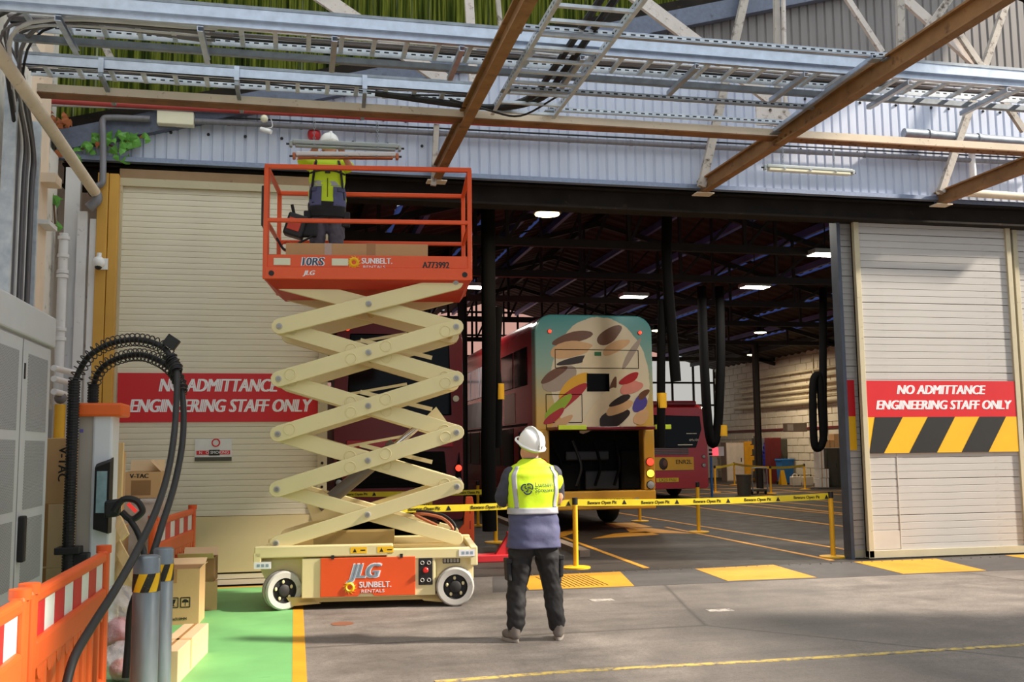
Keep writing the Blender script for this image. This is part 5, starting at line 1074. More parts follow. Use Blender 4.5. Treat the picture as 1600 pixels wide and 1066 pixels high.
MB().box(-0.02, 0.98, -0.03, -0.02, 0.5, 0.66).xf(Matrix.Translation((-0.26, 0, 0))).build('number_plate', 'plate_yellow', bp); text('BT66 NSV', 'black_print', bp, (0.2, -0.032, 0.58), 0.155, bold=0.003); MB().lathe([(0.07, 0), (0.07, -0.02)], (0.82, -0.02, 0.58), 16, 'y').build('reflector', 'lamp_clear', bp)
# side glass of the upper and lower decks, advert panel
for i in range(7):
    y = 0.7 + i * 1.36; MB().box(-W - 0.01, -W + 0.03, y, y + 1.26, 2.95, 3.75).build('side_window', 'bus_glass_daylit' if i in (2, 3, 4, 5, 6) else 'bus_glass', bus, bevel=0.02)
    if i != 0: MB().box(-W - 0.008, -W + 0.03, y, y + 1.26, 1.25, 2.1).build('side_window', 'bus_glass', bus, bevel=0.02)
    MB().box(W - 0.03, W + 0.01, y, y + 1.26, 2.95, 3.75).build('side_window', 'bus_glass', bus, bevel=0.02)
MB().box(-W - 0.012, -W, 4.0, 8.6, 2.2, 2.86).build('advert_panel', 'board_white', bus); MB().box(-W - 0.012, -W, 1.9, 3.0, 2.2, 2.86).build('advert_panel', 'print_grey', bus); MB().box(-W - 0.005, -W + 0.02, 0.75, 9.4, 2.12, 2.17).build('waist_trim', 'bus_black', bus); MB().box(-W - 0.015, -W, 0.5, 1.5, 1.2, 2.0).build('intake_grille', 'bus_black', bus)
bus_wheels(bus, (2.6, 8.2), W)
# ---- red double-decker behind the lift
b2 = thing('double_decker_bus', 'dark red double-decker bus standing behind the scissor lift', 'bus', (1.92, 18.9, 0)); W2 = 1.25
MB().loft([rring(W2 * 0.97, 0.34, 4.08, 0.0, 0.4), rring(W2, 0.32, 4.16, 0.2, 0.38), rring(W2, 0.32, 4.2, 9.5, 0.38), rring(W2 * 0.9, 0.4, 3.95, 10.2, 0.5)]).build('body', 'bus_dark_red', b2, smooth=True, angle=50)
MB().prism([(-0.98, 2.3), (1.0, 2.3), (0.95, 3.85), (-0.93, 3.85)], -0.02, 0.02).build('rear_window', 'bus_glass', b2, bevel=0.02); MB().prism([(-0.9, 0.95), (0.92, 0.95), (0.86, 1.62), (-0.84, 1.62)], -0.03, 0.02).build('engine_hatch', 'bus_black', b2, bevel=0.02)
for k in range(5): MB().box(-0.75, 0.8, -0.04, -0.02, 1.02 + k * 0.09, 1.05 + k * 0.09).build('grille_bar', 'engine', b2)
MB().prism([(-1.0, 1.7), (1.02, 1.7), (1.0, 1.84), (-0.98, 1.84)], -0.05, 0.02).build('spoiler_trim', 'bus_red', b2, bevel=0.01)
text('7', mat('display_pale', (206, 214, 190), 0.5), b2, (0.45, -0.028, 3.05), 0.42); text('1', 'display_pale', b2, (0.72, -0.028, 3.05), 0.42)
for s in (-1, 1):
    MB().prism([(s * 1.02, 0.9), (s * 1.2, 0.9), (s * 1.14, 1.6)], -0.03, 0.02).build('lamp_panel', 'bus_black', b2); lamp(b2, s * 1.12, 1.3, 'lamp_red', 0.06, -0.035); lamp(b2, s * 1.12, 1.06, 'lamp_clear', 0.06, -0.035); lamp(b2, s * 0.98, 3.95, 'lamp_red', 0.05, 0.0)
MB().lathe([(0.06, 0), (0.06, -0.02)], (1.08, -0.01, 2.62), 14, 'y').build('round_emblem', 'fitting_lens', b2)
MB().box(0.0, 0.62, -0.04, -0.02, 0.5, 0.68).build('number_plate', 'plate_yellow', b2); text('BU08 0ZK', 'black_print', b2, (0.31, -0.042, 0.59), 0.12, bold=0.002)
for i in range(7):
    y = 0.5 + i * 1.3; MB().box(W2 - 0.03, W2 + 0.01, y, y + 1.2, 2.9, 3.7).build('side_window', 'bus_glass', b2, bevel=0.02); MB().box(-W2 - 0.01, -W2 + 0.03, y, y + 1.2, 2.9, 3.7).build('side_window', 'bus_glass', b2, bevel=0.02); MB().box(W2 - 0.03, W2 + 0.01, y, y + 1.2, 1.2, 2.1).build('side_window', 'bus_glass', b2, bevel=0.02)
MB().box(-0.5, 0.5, -0.1, 0.05, 0.28, 0.42).build('underrun', 'bus_black', b2); bus_wheels(b2, (2.4, 7.9), W2)
# ---- red single-decker further back
b3 = thing('single_deck_bus', 'red single-deck bus far inside with yellow advert on its tail', 'bus', (11.68, 30, 0)); W3 = 1.25
MB().loft([rring(W3 * 0.97, 0.34, 2.9, 0.0, 0.35), rring(W3, 0.32, 3.0, 0.2, 0.3), rring(W3, 0.32, 3.05, 10, 0.3), rring(W3 * 0.9, 0.4, 2.9, 10.5, 0.4)]).build('body', 'bus_red', b3, smooth=True, angle=50)
MB().prism([(-1.05, 1.62), (0.82, 1.62), (1.02, 2.2), (0.98, 2.62), (-1.05, 2.68)], -0.03, 0.02).build('rear_window', 'bus_glass', b3, bevel=0.02); MB().box(-0.9, 0.9, 0.02, 1.2, 2.95, 3.12).build('roof_pod', 'bus_dark_red', b3, bevel=0.05)
for k in range(4): MB().box(-0.9, 0.55, -0.045, -0.02, 1.42 + k * 0.055, 1.45 + k * 0.055).build('grille_bar', 'cylinder_grey', b3)
ad = MB().box(-1.05, 0.72, -0.035, -0.015, 0.92, 1.33).build('advert_panel', 'print_ochre', b3); MB().ball((-0.3, -0.03, 1.12), 0.2, 14, 8, (0.8, 0.08, 1)).build('printed_patch', 'print_dark', ad); MB().ball((-0.25, -0.045, 1.14), 0.09, 12, 8, (0.8, 0.08, 1.2)).build('printed_patch', 'print_brown', ad); text('ENR2L', 'black_print', ad, (0.38, -0.04, 1.17), 0.19, bold=0.002)
text('6Mx101', 'fitting_lens', b3, (0.75, -0.034, 1.86), 0.1); MB().box(0.5, 0.85, -0.035, -0.028, 2.06, 2.08).build('window_print', 'fitting_lens', b3); MB().box(0.2, 0.7, -0.035, -0.028, 1.7, 1.73).build('window_print', 'fitting_lens', b3)
MB().box(-0.55, 0.2, -0.03, -0.01, 0.55, 0.68).build('number_plate', 'plate_yellow', b3); text('LX23 FNU', 'black_print', b3, (-0.17, -0.033, 0.61), 0.13)
for s in (-1, 1): lamp(b3, s * 1.07, 1.33, 'lamp_clear', 0.05); lamp(b3, s * 1.07, 1.06, 'lamp_clear', 0.06)
bus_wheels(b3, (2.6, 8.0), W3)
# ================================================================== INSIDE THE SHED
def high_lamp(lab, u, v, z, kind, power):
    p = gr(u, v, z); t = thing('ceiling_lamp', lab, 'lamp', p, world=True, group='lamps under the shed roof'); top = max(p.z + 0.3, zr(p.x) - 0.25)
    if kind == 0:
        MB().lathe([(0.05, 0.28), (0.1, 0.25), (0.13, 0.1), (0.24, 0.0), (0.23, -0.01)], p, 18).build('housing', 'cable_black', t, smooth=True); MB().lathe([(0.2, 0.0), (0.2, -0.03), (0.1, -0.05)], p, 18).build('lens', 'lamp_warm', t, smooth=True)
    else:
        MB().box(p.x - 0.36, p.x + 0.36, p.y - 0.22, p.y + 0.22, p.z, p.z + 0.09).build('housing', 'fitting_grey', t, bevel=0.01)
        for s in (-1, 1): MB().box(p.x - 0.32, p.x + 0.32, p.y + s * 0.11 - 0.075, p.y + s * 0.11 + 0.075, p.z - 0.012, p.z).build('lens', 'lamp_white', t)
    MB().cyl((p.x, p.y, p.z + 0.09), (p.x, p.y, top), 0.012, n=6).build('hanger', 'cable_black', t)
    L = bpy.data.lights.new('lamp_light', 'AREA'); L.energy = power; L.color = (1, 0.86, 0.62) if kind == 0 else (1, 0.95, 0.86); L.shape = 'DISK'; L.size = 0.5
    lo = bpy.data.objects.new('lamp_light', L); COL.objects.link(lo); lo.parent = t; lo.location = (0, 0, -0.08)
for lab, u, v, z, k, e in (('round lamp glowing under the lintel above the buses', 855, 333, 5.5, 0, 60), ('flat white panel lamp nearest the sliding door', 1209, 338, 5.5, 1, 110), ('flat white panel lamp above the patterned bus', 990, 464, 5.6, 1, 90), ('flat white panel lamp right of the patterned bus', 1180, 449, 5.6, 1, 110), ('flat white panel lamp just right of the lift platform', 740, 449, 5.6, 1, 90), ('small lamp high over the side wall lockers', 1188, 519, 5.6, 0, 150), ('smallest lamp deep over the side wall', 1175, 554, 5.6, 0, 170), ('lamp with bright streak beside the patterned bus', 1028, 516, 5.6, 0, 70), ('thin lamp close to the sliding door edge', 1290, 398, 5.6, 1, 90)): high_lamp(lab, u, v, z, k, e)
mat('hose_black', (8, 7, 7), 0.9, spec=0.2)
def hose(lab, pts, Y, r, tagpx=None, m='rubber'):
    t = thing('extraction_hose', lab, 'hose', at(*pts[-1], Y), world=True); w = smooth_path([at(u, v, Y) for u, v in pts], 6)
    MB().tube(w, r, 10).build('hose', 'hose_black', t, smooth=True)
    if tagpx: p = at(*tagpx, Y); MB().lathe([(r * 1.15, -0.14), (r * 1.15, 0.14)], p, 12).build('yellow_collar', 'post_yellow', t, smooth=True)
hose('thick black hose bundle hanging left of the patterned bus', [(762, 300), (763, 450), (764, 560), (763, 700), (765, 830)], 17.0, 0.13)
hose('thin black hose with yellow collar beside the thick bundle', [(780, 480), (776, 560), (779, 620), (778, 700)], 17.2, 0.07, (781, 612))
hose('black hose with blunt end hanging right of the patterned bus', [(1042, 330), (1042, 420), (1050, 520), (1056, 596)], 17.5, 0.1)
hose('black hose with yellow collar hanging at the corner of the patterned bus', [(1035, 470), (1033, 560), (1033, 640), (1033, 700)], 17.6, 0.08, (1034, 626))
hose('black hose looped beside the single-deck bus', [(1096, 448), (1100, 560), (1106, 660), (1114, 694), (1122, 660), (1126, 560), (1124, 448)], 24, 0.12, (1128, 673))
hose('black hose looped in front of the side wall lockers', [(1286, 450), (1286, 620), (1287, 680), (1280, 700), (1272, 690), (1270, 620), (1272, 592), (1280, 590), (1284, 640), (1287, 690)], 24, 0.1)
# yellow stanchions and tape
sp = None; POSTS = []
def stanchion(u, v, lab, h=0.95):
    global sp
    p = gr(u, v)
    if sp is None:
        sp = thing('stanchion', lab, 'stanchion', p, group='yellow tape stanchions'); o = MB().cyl((0, 0, 0.02), (0, 0, 0.95), 0.036, n=14).build('post', 'post_yellow', sp, smooth=True); MB().lathe([(0.2, 0), (0.2, 0.02), (0.06, 0.035)], (0, 0, 0), 22).build('base', 'post_yellow', sp, smooth=True); MB().cyl((0, 0, 0.87), (0, 0, 0.965), 0.04, n=12).build('tape_head', 'cable_black', sp, smooth=True)
        t = sp
    else: t = copy_tree(sp, p, 0, lab)
    POSTS.append(p); return p
A = stanchion(900, 888, 'yellow stanchion beside the standing person')
Bp = stanchion(1092, 832, 'yellow stanchion in the middle of the open floor'); Cp = stanchion(1302, 871, 'yellow stanchion next to the sliding door')
for u, v, l in ((1000, 815, 'yellow stanchion below the tail corner of the patterned bus'), (747, 822, 'yellow stanchion behind the orange plate'), (1118, 770, 'far yellow stanchion beside the single-deck bus'), (1148, 758, 'far yellow stanchion before the beige locker'), (1205, 772, 'far yellow stanchion next to the hand trolley'), (1258, 765, 'far yellow stanchion before the jerrycans')): stanchion(u, v, l)
def tape(lab, a, c, sag=0.03, words=2, z=0.9):
    a, c = Vector((a.x, a.y, z)), Vector((c.x, c.y, z)); t = thing('barrier_tape', lab, 'tape', a, world=True, group='yellow barrier tapes'); n = 12; b = MB(); vs = []
    for i in range(n + 1):
        f = i / n; p = a.lerp(c, f); p.z -= sag * 4 * f * (1 - f); vs += [p - Vector((0, 0, 0.045)), p + Vector((0, 0, 0.045))]
    b.add(vs, [(2 * i, 2 * i + 2, 2 * i + 3, 2 * i + 1) for i in range(n)]); o = b.build('strip', 'tape_yellow', t); s = o.modifiers.new('t', 'SOLIDIFY'); s.thickness = 0.003
    d = (c - a).normalized(); d = d if d.x > 0 else -d; nrm = Vector((d.y, -d.x, 0)); 
    for k in range(words):
        f = (k + 0.5) / words; p = a.lerp(c, f); p.z -= sag * 4 * f * (1 - f); R3 = Matrix((d, Vector((0, 0, 1)), nrm)).transposed()
        text('Beware Open Pit', 'black_print', t, p + nrm * 0.005, 0.062, rot=R3, bold=0.001); q2 = p + d * 0.33 + nrm * 0.004; MB().loft([[q2 - d * 0.035 - Vector((0, 0, 0.03)), q2 + d * 0.035 - Vector((0, 0, 0.03)), q2 + Vector((0, 0, 0.035))], [q2 - d * 0.035 - Vector((0, 0, 0.03)) + nrm * 0.001, q2 + d * 0.035 - Vector((0, 0, 0.03)) + nrm * 0.001, q2 + Vector((0, 0, 0.035)) + nrm * 0.001]]).build('warning_triangle', 'black_print', t)
tape('yellow warning tape from the standing person to the stanchion by the sliding door', A, Cp, 0.03, 5)
tape('yellow warning tape passing behind the lift and the standing person', Vector((0.42, 13.3, 0)), A, 0.03, 4); tape('far yellow tape in front of the dark red bus', Vector((0.55, 17.9, 0)), Vector((3.5, 17.6, 0)), 0.02, 3)
copy_tree(sp, Vector((0.55, 17.9, 0)), 0, 'yellow stanchion behind the lower left of the scissor arms'); copy_tree(sp, Vector((3.5, 17.6, 0)), 0, 'yellow stanchion between the dark red bus and the standing person')
for k, l in ((5, 'far yellow tape beside the single-deck bus'), (6, 'far yellow tape before the beige locker'), (7, 'far yellow tape before the jerrycans')): tape(l, POSTS[k], POSTS[k + 1], 0.03, 0)
# lockers, bins and cartons along the side wall
def cabinet(name, lab, u0, u1, v0, v1, m, m2, dep=0.5, doors=1, zbase=0.0):
    a = gr(u0, v1, zbase); c = gr(u1, v1, zbase); Y = (a.y + c.y) / 2; pa = at(u0, v1, Y); pc = at(u1, v0, Y); w_ = pc.x - pa.x; h_ = pc.z - zbase
    t = thing(name, lab, 'cabinet' if 'cab' in name or 'locker' in name else name.split('_')[-1], (pa.x, Y, zbase)); MB().box(0, w_, 0, dep, 0, h_).build('body', m2, t, bevel=0.01)
    for k in range(doors):
        o = MB().box(w_ * k / doors + 0.02, w_ * (k + 1) / doors - 0.02, -0.02, 0.0, 0.05, h_ - 0.04).build('door', m, t, bevel=0.006); MB().box(w_ * (k + 0.8) / doors, w_ * (k + 0.84) / doors, -0.04, -0.02, h_ * 0.5, h_ * 0.6).build('handle', 'cable_black', o)
    return t
cabinet('locker', 'beige metal locker by the side wall', 1136, 1162, 691, 753, 'beige', 'beige_dark', 0.6); cabinet('tool_cabinet', 'tall yellow cabinet beside the beige locker', 1164, 1181, 690, 752, 'yellow_cab', 'yellow_cab'); cabinet('tool_cabinet', 'dark red cabinet behind the hanging blue coat', 1205, 1220, 684, 756, 'dark_red', 'dark_red'); cabinet('tool_cabinet', 'blue cabinet behind the blue bin', 1228, 1259, 692, 750, 'blue', 'blue', doors=2); cabinet('tool_cabinet', 'dark grey cabinet next to the sliding door', 1294, 1326, 700, 761, 'cabinet_black', 'cabinet_black', doors=2)
cabinet('tool_cabinet', 'grey green cabinet beside the blue cabinet', 1219, 1230, 686, 755, 'bin_grey', 'bin_grey')
def carton(name, lab, u0, u1, v0, v1, Y, m, zb=None, dep=0.4):
    a = at(u0, v1, Y); c = at(u1, v0, Y); z0 = a.z if zb is None else zb; t = thing(name, lab, 'box', (a.x, Y, z0)); MB().box(0, c.x - a.x, 0, dep, 0, c.z - z0).build('carton', m, t, bevel=0.01); MB().box((c.x - a.x) * 0.42, (c.x - a.x) * 0.58, -0.003, dep + 0.003, 0.01, c.z - z0 + 0.003).build('packing_tape', 'tape_tan', t); return t
Yc = gr(1310, 761).y; carton('carton', 'brown carton on top of the dark grey cabinet, upper right', 1304, 1324, 678, 699, Yc, 'cardboard', at(1304, 699.8, Yc).z); carton('carton', 'small brown carton on top of the dark grey cabinet, left', 1290, 1303, 688, 699, Yc, 'cardboard', at(1304, 699.8, Yc).z)
Yw = gr(1287, 762).y
for i, (u0, u1, v0, v1, l) in enumerate(((1281, 1288, 733, 747, 'upper left white carton'), (1288.6, 1295, 733, 747, 'upper right white carton'), (1281, 1288, 747.6, 762, 'lower left white carton'), (1288.6, 1295, 747.6, 762, 'lower right white carton'), (1280, 1287, 700, 732.4, 'tall white carton on top'))): carton('carton', l + ' of the stack beside the dark grey cabinet', u0, u1, v0, v1, Yw, 'board_white')
def bin_(lab, u, v, r, h, m): t = thing('waste_bin', lab, 'bin', gr(u, v)); MB().lathe([(r * 0.85, 0), (r, h), (r * 0.94, h), (r * 0.8, 0.04)], (0, 0, 0), 20).build('body', m, t, smooth=True); MB().torus((0, 0, h), r, 0.02, 'z', 20, 6).build('rim', m, t, smooth=True)
bin_('dark grey round bin standing on the open floor', 1163, 774, 0.26, 0.68, 'bin_grey')
t = thing('recycling_bin', 'bright blue wheeled bin before the blue cabinet', 'bin', gr(1232, 757)); MB().loft([[(-0.22, 0, 0.05), (0.22, 0, 0.05), (0.22, 0.5, 0.05), (-0.22, 0.5, 0.05)], [(-0.28, -0.04, 1.0), (0.28, -0.04, 1.0), (0.28, 0.56, 1.0), (-0.28, 0.56, 1.0)]]).build('body', 'blue_light', t); MB().box(-0.3, 0.3, -0.06, 0.6, 1.0, 1.08).build('lid', 'blue_light', t, bevel=0.02); MB().cyl((-0.3, 0.5, 0.08), (0.3, 0.5, 0.08), 0.08, n=14).build('wheel', 'rubber', t)
for u, l in ((1246, 'white jerrycan on the left of the pair by the blue bin'), (1265, 'white jerrycan on the right of the pair by the blue bin'), (1321, 'white jerrycan beside the dark grey cabinet')):
    t = thing('jerrycan', l, 'jerrycan', gr(u, 760), group='white jerrycans'); MB().box(-0.2, 0.2, 0, 0.3, 0, 0.4).build('body', 'jerry', t, bevel=0.05); MB().tube(smooth_path([(-0.12, 0.15, 0.38), (-0.08, 0.15, 0.47), (0.06, 0.15, 0.47), (0.1, 0.15, 0.38)], 4), 0.03, 8).build('handle', 'jerry', t, smooth=True); MB().cyl((0.14, 0.15, 0.38), (0.14, 0.15, 0.46), 0.04, n=10).build('cap', 'rubber', t)
t = thing('caution_sign', 'folding yellow caution sign beside the blue bin', 'sign', gr(1226, 758)); MB().loft([[(-0.13, 0, 0), (0.13, 0, 0), (0.13, 0.02, 0), (-0.13, 0.02, 0)], [(-0.08, 0.15, 0.62), (0.08, 0.15, 0.62), (0.08, 0.17, 0.62), (-0.08, 0.17, 0.62)]]).build('front_board', 'post_yellow', t); MB().loft([[(-0.13, 0.32, 0), (0.13, 0.32, 0), (0.13, 0.3, 0), (-0.13, 0.3, 0)], [(-0.08, 0.17, 0.62), (0.08, 0.17, 0.62), (0.08, 0.15, 0.62), (-0.08, 0.15, 0.62)]]).build('rear_board', 'post_yellow', t)
t = thing('hand_trolley', 'low hand trolley with tubular handle beside the round bin', 'trolley', gr(1188, 773)); MB().tube(smooth_path([(-0.27, 0, 0.1), (-0.27, 0, 0.8), (-0.2, 0, 0.9), (0.2, 0, 0.9), (0.27, 0, 0.8), (0.27, 0, 0.1)], 4), 0.02, 8).build('handle', 'galv_dull', t, smooth=True); MB().box(-0.3, 0.3, 0, 0.8, 0.12, 0.18).build('deck', 'bin_grey', t)
for x in (-0.25, 0.25):
    for y in (0.1, 0.7): MB().cyl((x - 0.02, y, 0.06), (x + 0.02, y, 0.06), 0.06, n=12).build('castor', 'rubber', t)
t = thing('hanging_coat', 'blue work coat hanging between the yellow and dark red cabinets', 'coat', gr(1201, 754)); b = MB(); b.lathe([(0.24, 0.7), (0.22, 1.2), (0.2, 1.6), (0.1, 1.85), (0.04, 1.9)], (0, 0, 0), 20); organic(b, 'coat', 'cloth_blue', t, 0.03, 3, 0.06, 5); MB().box(-0.3, 0.3, 0.1, 0.14, 0.0, 2.0).build('rail_stand', 'cable_grey', t)
t = thing('storage_rack', 'dark open shelf rack between the yellow cabinet and the coat', 'rack', gr(1187, 754))
for x in (-0.2, 0.15): MB().box(x, x + 0.05, 0, 0.05, 0, 2.1).build('upright', 'cabinet_black', t)
for z in (0.2, 0.7, 1.2, 1.7): MB().box(-0.2, 0.2, 0, 0.4, z, z + 0.04).build('shelf', 'cabinet_black', t); MB().box(-0.15, 0.1, 0.05, 0.35, z + 0.04, z + 0.3).build('stored_item', 'bin_grey', t)
t = thing('wall_box', 'tan electrical box on the side wall above the blue cabinet', 'box', at(1247, 668, 37)); p = at(1229, 675, 37); c = at(1261, 664, 37); MB().box(0, c.x - p.x, 0, 0.3, 0, 0.35).build('box', 'beige_dark', t, bevel=0.01); MB().box(0.05, 0.3, -0.01, 0, 0.05, 0.3).build('cover', 'beige', t); t.location = p
t = thing('led_display', 'small display board with red lit figures beside the single-deck bus', 'display', at(1106, 713, 31)); p = at(1106, 713, 31); c = at(1131, 698, 31); MB().box(0, c.x - p.x, 0, 0.08, 0, c.z - p.z).build('frame', 'board_white', t); MB().box(0.04, 0.16, -0.012, 0, 0.04, 0.1).build('dark_row', 'bus_black', t); MB().box(0.04, 0.16, -0.012, 0, 0.17, 0.23).build('dark_row', 'bus_black', t); MB().box(0.17, 0.36, -0.015, 0, 0.02, 0.27).build('lit_figures', 'led_red', t); MB().box(0.1, 0.16, 0.03, 0.09, -p.z, 0).build('post', 'blue_light', t); t.location = p
# orange plate and red jack seen past the end of the lift
t = thing('orange_upright', 'orange slotted plastic upright standing behind the end of the lift', 'post', (0, 0, 0)); p = gr(730, 870); t.location = p; s_ = 1556 / 13.9
MB().prism([(-0.13, 0.0), (0.11, 0.0), (0.11, 0.78), (0.085, 0.92), (-0.02, 0.92), (-0.055, 0.5), (-0.13, 0.42), (-0.16, 0.3)], -0.03, 0.03).build('plate', 'orange_bright', t, bevel=0.008)
for z in (0.18, 0.42, 0.66): MB().box(0.035, 0.055, -0.034, 0.034, z, z + 0.13).build('slot', 'orange_dark', t)
t = thing('red_stand', 'red steel stand with low base between the lift and the standing person', 'stand', gr(770, 877)); MB().box(-0.3, 0.3, -0.15, 0.2, 0.0, 0.1).build('base', 'red_stand', t, bevel=0.01); MB().prism([(0.02, 0.08), (0.3, 0.08), (0.3, 0.4), (0.24, 0.4)], -0.05, 0.05).build('gusset', 'red_stand', t, bevel=0.008); MB().box(0.22, 0.3, -0.06, 0.06, 0.08, 0.42).build('upright', 'red_stand', t)
t = thing('timber_offcut', 'yellow timber beam lying under the dark red bus behind the lift', 'beam', gr(625, 868, 0.0)); MB().box(-0.55, 0.3, -0.1, 0.1, 0.0, 0.16).build('beam', 'pine', t, bevel=0.006)
# ================================================================== LEFT FOREGROUND: CHARGER, BARRIERS, BOXES
CXF = -2.0
pc = thing('power_cabinet', 'tall grey charging cabinet with perforated doors at the left edge', 'cabinet', (CXF, 7.5, 0), world=True)
slab('body', 'cabinet_grey', -2.85, CXF - 0.02, 5.2, 8.93, 0.02, 2.6, pc, bevel=0.01); slab('canopy', 'cabinet_grey', -2.9, CXF + 0.02, 5.15, 8.96, 2.54, 2.79, pc, bevel=0.012)
slab('plinth', 'cabinet_seam', -2.85, CXF - 0.05, 5.2, 8.9, 0.0, 0.12, pc)
ys = [8.90, 8.06, 7.95, 7.1, 7.0, 6.2]
for y1, y0 in ((8.90, 8.06), (8.02, 7.15), (7.11, 6.25)):
    d = slab('door', 'cabinet_grey', CXF - 0.02, CXF, y0, y1, 0.14, 2.52, pc, bevel=0.005)
    for z0, z1 in ((1.83, 2.42), (1.24, 1.76), (0.68, 1.17), (0.2, 0.6)): slab('vent_panel', 'mesh_vent', CXF - 0.002, CXF + 0.002, y0 + 0.13, y1 - 0.1, z0, z1, d)
    MB().box(CXF, CXF + 0.05, y0 + 0.02, y0 + 0.09, 0.86, 1.2).build('handle', 'rubber', d, bevel=0.012); slab('hinge', 'rubber', CXF - 0.001, CXF + 0.006, y0 + 0.02, y0 + 0.05, 2.22, 2.34, d)
slab('filler_strip', 'cabinet_seam', CXF - 0.02, CXF - 0.005, 8.02, 8.06, 0.14, 2.52, pc)
ev = thing('charging_post', 'white charging post with orange cap, screen and two black spring hoses', 'charger', (-1.7, 9.5, 0), world=True)
slab('body', 'charger_white', -1.75, -1.585, 9.42, 9.78, 0.0, 2.0, ev, bevel=0.02); slab('side_cover', 'charger_side', -1.87, -1.735, 9.44, 9.78, 0.0, 2.0, ev, bevel=0.01)
slab('cap', 'charger_orange', -1.89, -1.5, 9.38, 9.82, 1.98, 2.1, ev, bevel=0.02); slab('badge', mat('badge', (110, 100, 180), 0.4), -1.86, -1.83, 9.435, 9.44, 1.84, 1.87, ev)
sf = MB().loft([[(-1.71, 9.36, 1.0), (-1.58, 9.32, 0.96), (-1.58, 9.32, 1.58), (-1.71, 9.36, 1.53)], [(-1.71, 9.44, 1.0), (-1.57, 9.44, 0.96), (-1.57, 9.44, 1.62), (-1.71, 9.44, 1.57)]]).build('screen_frame', 'rubber', ev); MB().loft([[(-1.69, 9.345, 1.14), (-1.60, 9.32, 1.14), (-1.60, 9.32, 1.5), (-1.69, 9.345, 1.5)], [(-1.69, 9.4, 1.14), (-1.60, 9.4, 1.14), (-1.60, 9.4, 1.5), (-1.69, 9.4, 1.5)]]).build('screen', 'screen', ev)
def ribbed(b, x, y, z0, z1, r, st=0.024):
    prof_ = []; z = z0
    while z < z1: prof_ += [(r * 0.86, z), (r * 0.86, z + st * 0.35), (r, z + st * 0.4), (r, z + st * 0.95)]; z += st
    return b.lathe(prof_, (x, y, 0), 14)
H1 = [at(116, 598, 9.3), at(126, 576, 9.3), at(140, 556, 9.25), at(165, 540, 9.2), at(190, 533, 9.1), at(215, 531, 9.0), at(240, 536, 8.9), at(258, 546, 8.85), at(268, 562, 8.8), at(276, 580, 8.75)]
H2 = [at(146, 604, 9.55), at(152, 585, 9.5), at(165, 570, 9.45), at(185, 560, 9.4), at(205, 555, 9.3), at(225, 555, 9.2), at(245, 562, 9.1), at(262, 572, 9.0), at(276, 588, 8.9), at(284, 612, 8.8)]
p = H1[0]; q_ = H2[0]
ribbed(MB(), p.x, p.y, 0.85, p.z, 0.052).build('ribbed_sleeve', 'rubber', ev); ribbed(MB(), q_.x, q_.y, 2.06, q_.z, 0.05).build('ribbed_sleeve', 'rubber', ev)
slab('sleeve_bracket', 'rubber', p.x - 0.1, p.x + 0.1, p.y - 0.07, p.y + 0.12, 0.80, 0.86, ev, bevel=0.008); slab('sleeve_bracket', 'rubber', p.x, p.x + 0.16, p.y, p.y + 0.2, 0.62, 0.8, ev, bevel=0.01); ribbed(MB(), p.x, p.y, 0.4, 0.8, 0.05).build('ribbed_sleeve', 'rubber', ev)
for Hh, tail in ((H1, [at(276, 620, 8.5), at(272, 680, 8.1), at(262, 740, 7.7), at(243, 800, 7.25), at(212, 865, 6.8), at(178, 925, 6.4), at(140, 985, 6.0), at(115, 1030, 5.75), at(100, 1085, 5.6)]), (H2, [at(287, 650, 8.6), at(284, 700, 8.35), at(272, 760, 8.1), at(255, 815, 7.8), at(240, 862, 7.62), at(226, 900, 7.6), at(205, 950, 7.6), at(200, 1010, 7.6), at(196, 1060, 7.55)])):
    full = smooth_path(Hh + tail, 6); k = (len(Hh) - 1) * 6
    c = MB().tube(full, 0.025, 10).build('charging_cable', 'rubber', ev, smooth=True)
    L = sum((full[i + 1] - full[i]).length for i in range(k)); MB().tube(helix(full[:k + 1], 0.055, int(L / 0.052), 12), 0.0055, 5).build('spring', 'cable_black', c, smooth=True)
    e = full[k]; f2 = full[k + 5]; MB().tube(helix(full[k - 8:k + 1], 0.045, 10, 10), 0.007, 5).build('spring_end', 'cable_black', c, smooth=True)
e = H1[7]; MB().box(-0.055, 0.055, -0.045, 0.045, -0.05, 0.05).xf(Matrix.Translation(e + Vector((0.05, 0, 0.06))) @ Euler((0, 0.6, 0)).to_matrix().to_4x4()).build('spring_clamp', 'rubber', ev, bevel=0.006)
# plug holstered at the post
pl = [at(165, 795, 9.3), at(185, 793, 9.2), at(205, 800, 9.1)]
g = MB().loft([[(x, y - 0.04, z) for x, y, z in ()] or [(pl[0].x, 9.22, pl[0].z + 0.07), (pl[0].x, 9.38, pl[0].z + 0.07), (pl[0].x, 9.38, pl[0].z - 0.08), (pl[0].x, 9.22, pl[0].z - 0.08)], [(pl[1].x, 9.22, pl[1].z + 0.07), (pl[1].x, 9.36, pl[1].z + 0.07), (pl[1].x, 9.36, pl[1].z - 0.08), (pl[1].x, 9.22, pl[1].z - 0.08)]]).build('plug_body', 'rubber', ev, bevel=0.02)
a0 = at(192, 781, 9.2); c0 = at(222, 795, 9.2); d0 = at(205, 812, 9.2); b0 = at(178, 800, 9.2)
MB().tube(smooth_path([b0, a0, at(212, 782, 9.2), c0, at(220, 803, 9.2), d0, at(190, 800, 9.2)], 4), 0.028, 8).build('plug_handle', 'rubber', g, smooth=True); MB().bar(at(200, 787, 9.17), at(213, 800, 9.17), 0.02, 0.03).build('trigger', 'lamp_red_dim', g)
